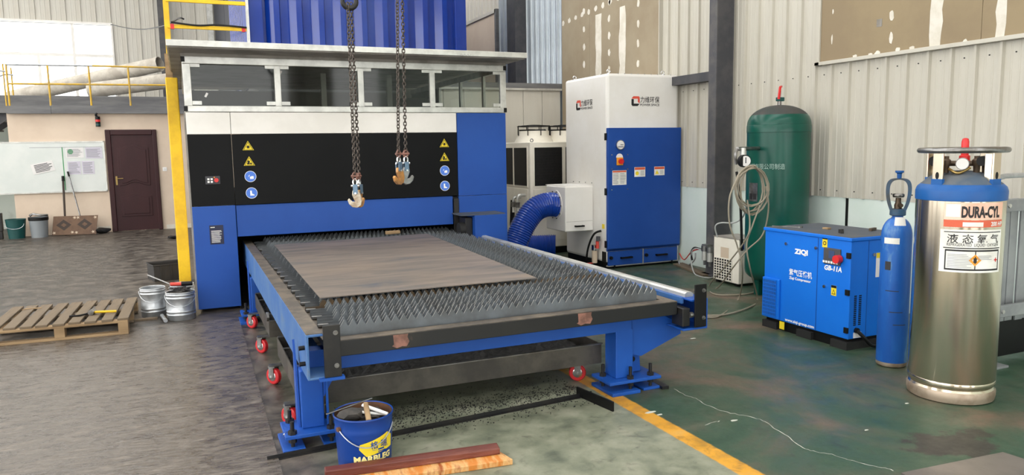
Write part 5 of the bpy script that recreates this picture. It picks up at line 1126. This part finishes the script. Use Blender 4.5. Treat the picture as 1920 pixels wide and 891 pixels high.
for k in range(4):
    a = vd2 - .62 + k * PI / 2; c = D0 + Vector((.212 * math.cos(a), .212 * math.sin(a), 0)); mm = T(c.x, c.y, 0) @ Matrix.Rotation(a, 4, 'Z')
    bm = BM()
    for v in box(bm, -.006, .006, -.033, .033, 1.33, RZ - .01): v.co = mm @ v.co
    for v in box(bm, -.05, -.006, -.033, -.027, 1.34, RZ - .02): v.co = mm @ v.co
    po = obj('ring_post', bm, 'stainless', lo, bev=.003)
    bm = BM()
    for v in box(bm, -.012, .009, -.036, .036, 1.315, 1.365): v.co = mm @ v.co
    obj('post_foot', bm, 'dome_blue', po)
    bm = BM(); prism(bm, [(.011 * math.cos(t), .022 * math.sin(t) + 1.385) for t in [2 * PI * i / 14 for i in range(14)]], mm @ basis((.0065, 0, 0), (0, 1, 0), (0, 0, 1)), .001); obj('post_slot', bm, 'black', po)
fdv = Vector((math.cos(vd2), math.sin(vd2), 0)); sdv = Vector((-math.sin(vd2), math.cos(vd2), 0)); up = Vector((0, 0, 1))
pc = D0 + sdv * .0
rc = D0 + fdv * .02 + sdv * .01
bm = lathe(BM(), [(.03, 1.42), (.03, 1.50), (.021, 1.505), (.021, 1.585), (.016, 1.603), (.004, 1.608)], T(rc.x, rc.y, 0), 20); obj('red_valve_cap', bm, 'red', lo, smooth=True)
gp_ = D0 + fdv * .13 + sdv * .0 + up * 1.455; gg = obj('contents_gauge', cyl(BM(), gp_ - fdv * .03, gp_ + fdv * .01, .036, 24), 'steel', lo, smooth=True); obj('gauge_face', cyl(BM(), gp_ + fdv * .01, gp_ + fdv * .012, .032, 22), 'paper', gg)
obj('manifold', cyl(BM(), D0 - sdv * .13 + fdv * .05 + up * 1.455, D0 + sdv * .14 + fdv * .05 + up * 1.455, .017, 10), 'brass_dark', lo, smooth=True)
for s, o_ in ((-.12, .05), (-.085, .10), (.075, .06), (.12, .03)):
    c = D0 + sdv * s + fdv * o_; obj('valve', lathe(BM(), [(.018, 1.40), (.02, 1.44), (.027, 1.45), (.027, 1.475), (.016, 1.485), (.016, 1.50)], T(c.x, c.y, 0), 10), 'brass_dark', lo, smooth=True)
for s, e in ((.10, .02), (-.15, .0)): c = D0 + sdv * s; obj('valve_wheel', cyl(BM(), c + up * 1.47 + fdv * .09, c + up * 1.47 + fdv * .105, .03, 12), 'black', lo, smooth=True)
bm = BM(); tube(bm, spline([D0 + sdv * .04 + fdv * .10 + up * 1.43, D0 + sdv * -.02 + fdv * .14 + up * 1.40, D0 + sdv * -.07 + fdv * .12 + up * 1.425]), .009, 8); obj('copper_pipe', bm, 'brass', lo, smooth=True)
def dw(a0, z0, r_=dr_ + .0012): return lambda x, yv: D0 + Vector((r_ * math.cos(vd2 + a0 + x / r_), r_ * math.sin(vd2 + a0 + x / r_), z0 + yv))
A0 = -.33
l1 = patch(dw(A0, 1.085), 0, .345, .045, .145, 'label_salmon', lo, 'brand_label', 14); patch(dw(A0, 1.085), 0, .345, 0, .042, 'label_red', l1, 'brand_strip', 14)
text('DURA-CYL', None, .088, 'logo_black', lo, width=.225, wrap=dw(A0 + .09 / dr_, 1.145, dr_ + .0025), bold=.004); text('200 HP', None, .036, 'label_white', lo, width=.085, wrap=dw(A0 + .255 / dr_, 1.092, dr_ + .0025), bold=.001)
patch(dw(A0, 1.085, dr_ + .002), .10, .21, .004, .03, 'label_white', l1, 'torn_patch'); patch(dw(A0, 1.085, dr_ + .002), .01, .085, .06, .135, 'label_white', l1, 'torn_patch')
l2 = patch(dw(A0 - .02, .815), -.01, .35, 0, .255, 'label_white', lo, 'hazard_label', 16); w2 = dw(A0 - .02, .815, dr_ + .002)
for a in ((.01, .34, .142, .148), (.01, .34, .238, .243)): patch(w2, a[0], a[1], a[2], a[3], 'logo_black', l2, 'label_rule', 14)
text('液 态 氧 气', None, .058, 'logo_black', lo, width=.295, wrap=dw(A0 - .02 + .028 / dr_, .995, dr_ + .0025), bold=.0004); text('REFRIGERATED  LIQUID  OXYGEN', None, .026, 'logo_black', lo, width=.295, wrap=dw(A0 - .02 + .028 / dr_, .972, dr_ + .0025))
for a in ((.02, .335, .012, .022), (.02, .335, .126, .136), (.02, .027, .012, .136), (.328, .335, .012, .136), (.178, .184, .022, .126)): patch(w2, a[0], a[1], a[2], a[3], 'logo_black', l2, 'label_frame', 14)
w3 = dw(A0 - .02, .815, dr_ + .003)
bm = BM(); V = [bm.verts.new(w3(x, yv)) for x, yv in ((.181 - .035, .075), (.181, .04), (.181 + .035, .075), (.181, .11))]; bm.faces.new(V); dm2 = obj('oxidiser_diamond', bm, 'orange', l2); w4 = dw(A0 - .02, .815, dr_ + .0035); patch(w4, .172, .19, .06, .088, 'logo_black', dm2, 'flame_mark', 2)
for a in ((.30, .325, .072, .079), (.309, .316, .063, .088)): patch(w3, a[0], a[1], a[2], a[3], 'red', l2, 'red_cross', 2)
for i in range(9): patch(w3, .035, .165 - .03 * random.random(), .03 + i * .0095, .033 + i * .0095, 'ink_grey', l2, 'print_line', 6)
for i in range(4): patch(w3, .195, .29 - .04 * random.random(), .10 - i * .007, .1025 - i * .007, 'ink_grey', l2, 'print_line', 6)

# ================================================================ GREY RACK AT THE RIGHT
rk = thing('cylinder_rack', 'grey metal rack frame with corrugated panel behind the oxygen vessel', 'rack', (5.4, 3.4, 0))
YR = 3.36
obj('shade_panel', B(5.22, 5.86, YR + .09, YR + .10, .03, .34), 'black', rk)  # black sheet added to stand in for the shade behind the rack
for x in (5.14, 5.80): obj('post', B(x - .04, x + .04, YR, YR + .045, .012, 1.12), 'rack_grey', rk, bev=.003); obj('foot', B(x - .06, x + .09, YR - .05, YR + .09, 0, .014), 'rack_grey', rk)
bm = BM(); tube(bm, spline([(5.06, YR + .02, 1.14), (5.06, YR + .02, 1.24), (5.085, YR + .02, 1.31), (5.14, YR + .02, 1.34), (5.3, YR + .02, 1.345), (5.8, YR + .02, 1.345)], 6), .018, 10); obj('top_handle', bm, 'galv', rk, smooth=True)
for z in (1.10, .36): b_ = obj('cross_rail', B(5.03, 5.86, YR - .03, YR, z, z + .085), 'rack_grey', rk, bev=.004); obj('rail_bolt', cyl(BM(), (5.16, YR - .03, z + .042), (5.16, YR - .038, z + .042), .014, 12), 'alu', b_)
x = 5.05
while x < 5.84: obj('infill_strip', B(x + .003, min(x + .085, 5.84), YR + .045 + (.015 if int(x * 100) % 2 else 0), YR + .06 + (.015 if int(x * 100) % 2 else 0), .30, 1.18), 'rack_grey', rk, bev=.003); x += .09
bm = BM(); tube(bm, spline([(5.08, YR - .02, .36), (5.09, YR - .02, .28), (5.06, YR - .02, .22)]), .014, 8); obj('lower_hook', bm, 'galv', rk, smooth=True)

# ================================================================ FOREGROUND AND LEFT FLOOR
# paint bucket with tools
PB = Vector((.757, 3.69, 0)); m = T(*PB)
pb_ = thing('paint_bucket', 'dented blue paint bucket with yellow label, full of tools, by the table leg', 'bucket', tuple(PB))
bm = BM(); lathe(bm, [(.132, 0), (.134, .006), (.144, .19), (.147, .20), (.144, .21), (.147, .262), (.152, .268), (.15, .276), (.145, .272), (.142, .20), (.13, .02), (.001, .018)], m, 44, True, False); obj('shell', bm, 'bucket_blue', pb_, smooth=True)
bm = BM(); lathe(bm, [(.144, .272), (.1405, .20), (.1285, .022)], m, 44, False, False); obj('rusty_inside', bm, 'bucket_rust', pb_, smooth=True)
vb_ = math.atan2(-PB.y, -PB.x)
def bw(a0, z0, lift=.0015): return lambda x, yv: PB + Vector(((.135 + .01 * (z0 + yv) / .19 + lift) * math.cos(vb_ + a0 + x / .142), (.135 + .01 * (z0 + yv) / .19 + lift) * math.sin(vb_ + a0 + x / .142), z0 + yv))
wq = bw(0, .0); bm = BM(); 
def polypatch(wrap, poly, mt, parent, name, k=6):
    bm = BM(); ys_ = sorted(set(p[1] for p in poly)); 
    P = []
    for a, b_ in zip(poly, poly[1:] + poly[:1]):
        for i in range(k): P.append((a[0] + (b_[0] - a[0]) * i / k, a[1] + (b_[1] - a[1]) * i / k))
    c = bm.verts.new(wrap(sum(p[0] for p in P) / len(P), sum(p[1] for p in P) / len(P))); V = [bm.verts.new(wrap(*p)) for p in P]
    M_ = [bm.verts.new(wrap((p[0] + sum(q[0] for q in P) / len(P)) / 2, (p[1] + sum(q[1] for q in P) / len(P)) / 2)) for p in P]; n = len(P)
    for i in range(n): bm.faces.new((V[i], V[(i + 1) % n], M_[(i + 1) % n], M_[i])); bm.faces.new((M_[i], M_[(i + 1) % n], c))
    return obj(name, bm, mt, parent, smooth=True)
polypatch(bw(.05, 0), [(-.035, .125), (.0, .085), (.09, .10), (.155, .105), (.155, .165), (.12, .19), (.03, .165), (-.03, .15)], 'sign_yellow', pb_, 'paint_label')
text('格 瑞', None, .042, 'navy', pb_, width=.095, wrap=bw(.05 + .02 / .142, .125, .003), bold=.0005)
for a_ in ((.03, .055, .114, .116), (.06, .095, .111, .119), (.10, .125, .119, .121), (.06, .105, .101, .106)): patch(bw(.05, 0, .003), a_[0], a_[1], a_[2], a_[3], 'navy', pb_, 'small_print', 4)
text('MARBLEG', None, .042, 'label_yellow', pb_, width=.205, wrap=bw(-.40, .058, .003), bold=.002)
bm = BM(); P = [PB + Vector((.152 * math.cos(vb_ + a), .152 * math.sin(vb_ + a), .22 - .085 * math.sin(PI * (a + .95) / 2.2))) for a in [-.95 + 2.2 * i / 16 for i in range(17)]]; tube(bm, P, .003, 6); obj('wire_handle', bm, 'galv', pb_, smooth=True)
bm = BM(); c = P[0]; cyl(bm, c + (PB + up * c.z - c).normalized() * .01, c - (PB + up * c.z - c).normalized() * .006, .012, 12); obj('handle_ear', bm, 'bucket_rust', pb_)
def intools(name, label, cat, a, b_, r_, mt, **k):
    bm = BM(); bar(bm, a, b_, r_ * 2, r_ * (k.get('flat', 1)) * 2); return solo(name, bm, mt, label, cat, Vector(a), group='tools in the paint bucket', bev=k.get('bev', .003))
bc = PB + up * .2
intools('hammer_handle', 'worn wooden hammer handle sticking out over the bucket front', 'hammer', PB + Vector((.02, .03, .30)), PB + Vector((.0, -.13, .262)), .013, 'wood_raw', bev=.008)
intools('white_rod', 'bundle of white plastic strip in the bucket, right of the hammer', 'strip', PB + Vector((.0, .02, .30)), PB + Vector((.115, -.05, .255)), .011, 'white', flat=.5)
intools('white_rod', 'second white strip lower in the bucket', 'strip', PB + Vector((-.01, -.02, .275)), PB + Vector((.11, -.02, .245)), .012, 'white', flat=.4)
intools('steel_rule', 'thin steel strip lying across the bucket rim', 'steel strip', PB + Vector((-.18, .03, .275)), PB + Vector((.07, .10, .30)), .006, 'steel', flat=.4)
solo('work_rag', lump(PB + Vector((-.07, -.02, .27)), .065, .05, .032, 8), 'rag', 'dark grey glove bundled in the left of the paint bucket', 'rag', tuple(PB + up * .25), smooth=True)
solo('tool_pile', lump(PB + Vector((.02, .03, .235)), .095, .085, .035, 9), 'rag', 'dark clutter of small tools inside the paint bucket', 'tools', tuple(PB + up * .2), smooth=True)
# timbers in front
tm = thing('timber_plank', 'orange bare wood plank on the floor at the bottom edge', 'plank', (1.0, 3.45, 0), -.1)
bm = BM(); v = box(bm, -.46, .45, -.075, .065, 0, .03); v[1].co.x = v[5].co.x = .44; v[2].co.x = v[6].co.x = .40; obj('board', bm, 'wood_orange', tm, local=True, bev=.004)
tm = thing('timber_beam', 'dark red stained timber beam resting on the orange plank', 'beam', (.985, 3.485, .03), -.1)
bm = BM(); v = box(bm, -.46, .415, -.03, .03, 0, .042); v[5].co.z -= .01; obj('board', bm, 'wood_red', tm, local=True, bev=.005)
# long steel angle bar and block at its end
a, b_ = Vector((.30, 3.905, 0)), gz(1113, 742); d = (b_ - a); L_ = d.length; an = math.atan2(d.y, d.x)
t = thing('angle_bar', 'long dark steel angle bar lying across the floor under the table end', 'steel bar', tuple(a), an); obj('flange', B(0, L_, 0, .026, 0, .004), 'black_metal', t, local=True); obj('web', B(0, L_, .022, .026, .004, .024), 'black_metal', t, local=True)
a, b_ = gz(1082, 742), gz(1150, 772); bm = BM(); m_, l_ = frame(a + up * .03, b_ + up * .03); bar(bm, a + up * .03, b_ + up * .03, .012, .06); solo('flat_bar', bm, 'black', 'short black steel flat standing on the yellow floor line', 'steel bar', (a.x, a.y, 0))
a, b_ = gz(1222, 716), gz(1248, 730); bm = BM(); bar(bm, a + up * .01, b_ + up * .01, .05, .02); solo('steel_offcut', bm, 'black_metal', 'small dark steel offcut beside the right table foot', 'offcut', (a.x, a.y, 0))
a = gz(1075, 697); bm = BM(); prism(bm, [(-.12, -.03), (.02, -.05), (.14, .0), (.1, .04), (-.1, .05)], T(a.x, a.y + .12, 0), .008); solo('cardboard_scrap', bm, 'wood', 'torn pale scrap of board on the floor near the right caster', 'scrap', (a.x, a.y, 0))
# shiny knife / box hook at the left foot
a, b_ = gz(534, 812, .09), gz(552, 833, .03); bm = BM(); bar(bm, a, b_, .03, .012); solo('utility_knife', bm, 'bright_steel', 'small shiny tool lying on the left table foot', 'tool', (a.x, a.y, .03), bev=.003)
# crumbs of slag on the floor
bm = BM()
for i in range(2200):
    x = random.uniform(.75, 2.3); y = 4.42 + random.gauss(-.2, .1) if i % 3 else random.uniform(3.9, 4.6); s = random.uniform(.0015, .0055)
    mbox(bm, T(x, y, s * .4) @ Matrix.Rotation(random.random() * 6, 4, 'Z'), s * 1.6, s, s * .8)
o = obj('slag_crumbs', bm, 'slag'); o['kind'] = 'stuff'; o['label'] = 'fine black slag crumbs scattered on the floor under the table end'; o['category'] = 'slag'
# steel plate at the lower right corner
P = [gz(1690, 891), gz(1880, 852), gz(1920, 865), (3.9, 1.9), (3.0, 2.0)]; bm = BM(); prism(bm, [(p[0], p[1]) for p in P], T(0, 0, 0), .012); solo('corner_plate', bm, 'plate_brown', 'brown steel plate on the floor at the lower right corner', 'steel plate', (3.4, 2.2, 0))

# wooden pallet
pl = thing('wooden_pallet', 'weathered wooden pallet lying on the floor at the left', 'pallet', (-1.06, 7.86, .006), -.03)
for i in range(9):
    x = -.5 + i * .1235; o = obj('top_board', B(-.045, .045, -.52, .5, .125, .145), 'wood', pl, local=True, bev=.003) if i == 0 else again(o, (0, 0, 0)); o.location = (x, random.uniform(-.012, .012), 0); o.rotation_euler = (0, random.uniform(-.015, .015), random.uniform(-.02, .02))
for y in (-.48, 0, .44):
    obj('stringer_board', B(-.55, .53, y - .045, y + .045, .105, .125), 'wood_raw' if y < 0 else 'wood', pl, local=True, bev=.002); obj('bottom_board', B(-.55, .53, y - .045, y + .045, 0, .02), 'wood_raw' if y < 0 else 'wood', pl, local=True, bev=.002)
    for x in (-.51, .0, .49): obj('block', B(x - .04, x + .04, y - .045, y + .045, .02, .105), 'wood_raw', pl, local=True, bev=.003)
p = gz(178, 590, .152); q = gz(200, 588, .152); t = thing('mallet', 'small mallet with yellow handle lying on the pallet', 'mallet', (p.x, p.y, .152)); obj('head', cyl(BM(), (p.x - .03, p.y - .03, .177), (p.x - .01, p.y + .04, .177), .025, 12), 'steel', t, smooth=True); obj('handle', cyl(BM(), (p.x, p.y, .175), (q.x + .08, q.y, .165), .011, 8), 'yellow', t, smooth=True); bm = BM(); tube(bm, spline([(p.x - .04, p.y, .17), (p.x - .12, p.y - .02, .16), (p.x - .2, p.y, .157)]), .009, 6); obj('strap', bm, 'black', t)
bm = BM(); a = gz(60, 580, .15); prism(bm, [(-.08, -.02), (.0, .01), (.08, -.01), (.07, .02), (-.05, .03)], T(a.x, a.y, .1515), .006); solo('wood_splinter', bm, 'wood_raw', 'loose pale splinter lying on the pallet boards', 'splinter', (a.x, a.y, .151))
bm = BM(); box(bm, -.54, -.33, 7.86, 7.925, .0, .016); solo('loose_slat', bm, 'wood', 'short loose slat on the floor between pallet and galvanised buckets', 'slat', (-.43, 7.9, 0))
# galvanised buckets
def galv(label, c, r_, h, fill=False):
    t = thing('galvanised_bucket', label, 'bucket', c, group='galvanised buckets by the machine'); m = T(*c)
    bm = BM(); prof = [(r_ - .004, 0), (r_, .006)]
    for z in (.055, .085, h - .055, h - .025): prof += [(r_, z - .008), (r_ + .005, z), (r_, z + .008)]
    prof += [(r_, h - .012), (r_ + .006, h - .005), (r_ + .003, h), (r_ - .004, h - .004), (r_ - .006, .02), (.002, .016)]
    lathe(bm, prof, m, 40, True, False); obj('shell', bm, 'galv', t, smooth=True)
    bm = BM(); P = [Vector(c) + Vector(((r_ + .01) * math.cos(a), (r_ + .01) * math.sin(a), h - .03 - .1 * math.sin((a - PI) / 1 if a > PI else 0))) for a in [PI + PI * i / 14 for i in range(15)]]; tube(bm, P, .003, 5); obj('bail', bm, 'galv', t, smooth=True)
    if fill: bm = lump((c[0], c[1], c[2] + h - .03), r_ * .85, r_ * .85, .04, 11); obj('scrap_fill', bm, 'rag', t, smooth=True)
    return t
galv('empty galvanised bucket nearest the pallet', (-.365, 8.07, .0), .112, .285)
galv('front galvanised bucket filled with black scrap beside the machine', (-.115, 7.80, .0), .128, .27, True)
galv('rear galvanised bucket half hidden against the machine corner', (-.10, 8.13, .0), .108, .29, True)
bm = BM(); c = Vector((-.115, 7.80, .27))
for i in range(14):
    a = random.random() * 6.3; P = [c + Vector((random.uniform(-.1, .1), random.uniform(-.1, .1), random.uniform(.0, .035))) for _ in range(4)]; tube(bm, spline(P, 4), .004, 5)
solo('wire_scrap', bm, 'black_metal', 'tangle of black wire scrap on the front galvanised bucket', 'wire', tuple(c), smooth=True)
t = thing('scraper', 'scraper tool with red and black handle lying across the galvanised buckets', 'scraper', (-.3, 8.0, .29)); obj('shaft', cyl(BM(), (-.40, 8.12, .40), (-.20, 7.97, .315), .008, 8), 'steel', t, smooth=True); obj('red_grip', cyl(BM(), (-.20, 7.97, .315), (-.10, 7.96, .312), .018, 10), 'hose_red', t, smooth=True); obj('black_grip', cyl(BM(), (-.10, 7.96, .312), (-.0, 7.95, .312), .022, 10), 'black', t, smooth=True)
a = gz(304, 596); b_ = gz(311, 606); bm = BM(); cyl(bm, (a.x, a.y, .022), (b_.x, b_.y, .022), .018, 14); solo('pipe_stub', bm, 'galv', 'short steel pipe stub standing between two galvanised buckets', 'pipe', (b_.x, b_.y, 0), smooth=True)
# black crate behind the yellow post
cr = thing('plastic_crate', 'black plastic crate lying behind the yellow post', 'crate', (-.28, 10.42, 0), .25)
obj('bottom', B(-.19, .19, -.16, .16, 0, .01), 'crate_black', cr, local=True)
for a in ((-.2, .2, -.175, -.165), (-.2, .2, .165, .175)): obj('side', B(a[0], a[1], a[2], a[3], .0, .2), 'crate_black', cr, local=True, bev=.004)
for a in ((-.2, -.19, -.165, .165), (.19, .2, -.165, .165)): obj('end', B(a[0], a[1], a[2], a[3], .0, .2), 'crate_black', cr, local=True, bev=.004)
bm = BM(); tube(bm, [(-.205, -.18, .2), (.205, -.18, .2), (.205, .18, .2), (-.205, .18, .2)], .009, 6, True); obj('rim', bm, 'crate_black', cr, local=True)
for x in (-.12, 0, .12): obj('rib', B(x - .008, x + .008, -.183, -.175, .01, .19), 'crate_black', cr, local=True)
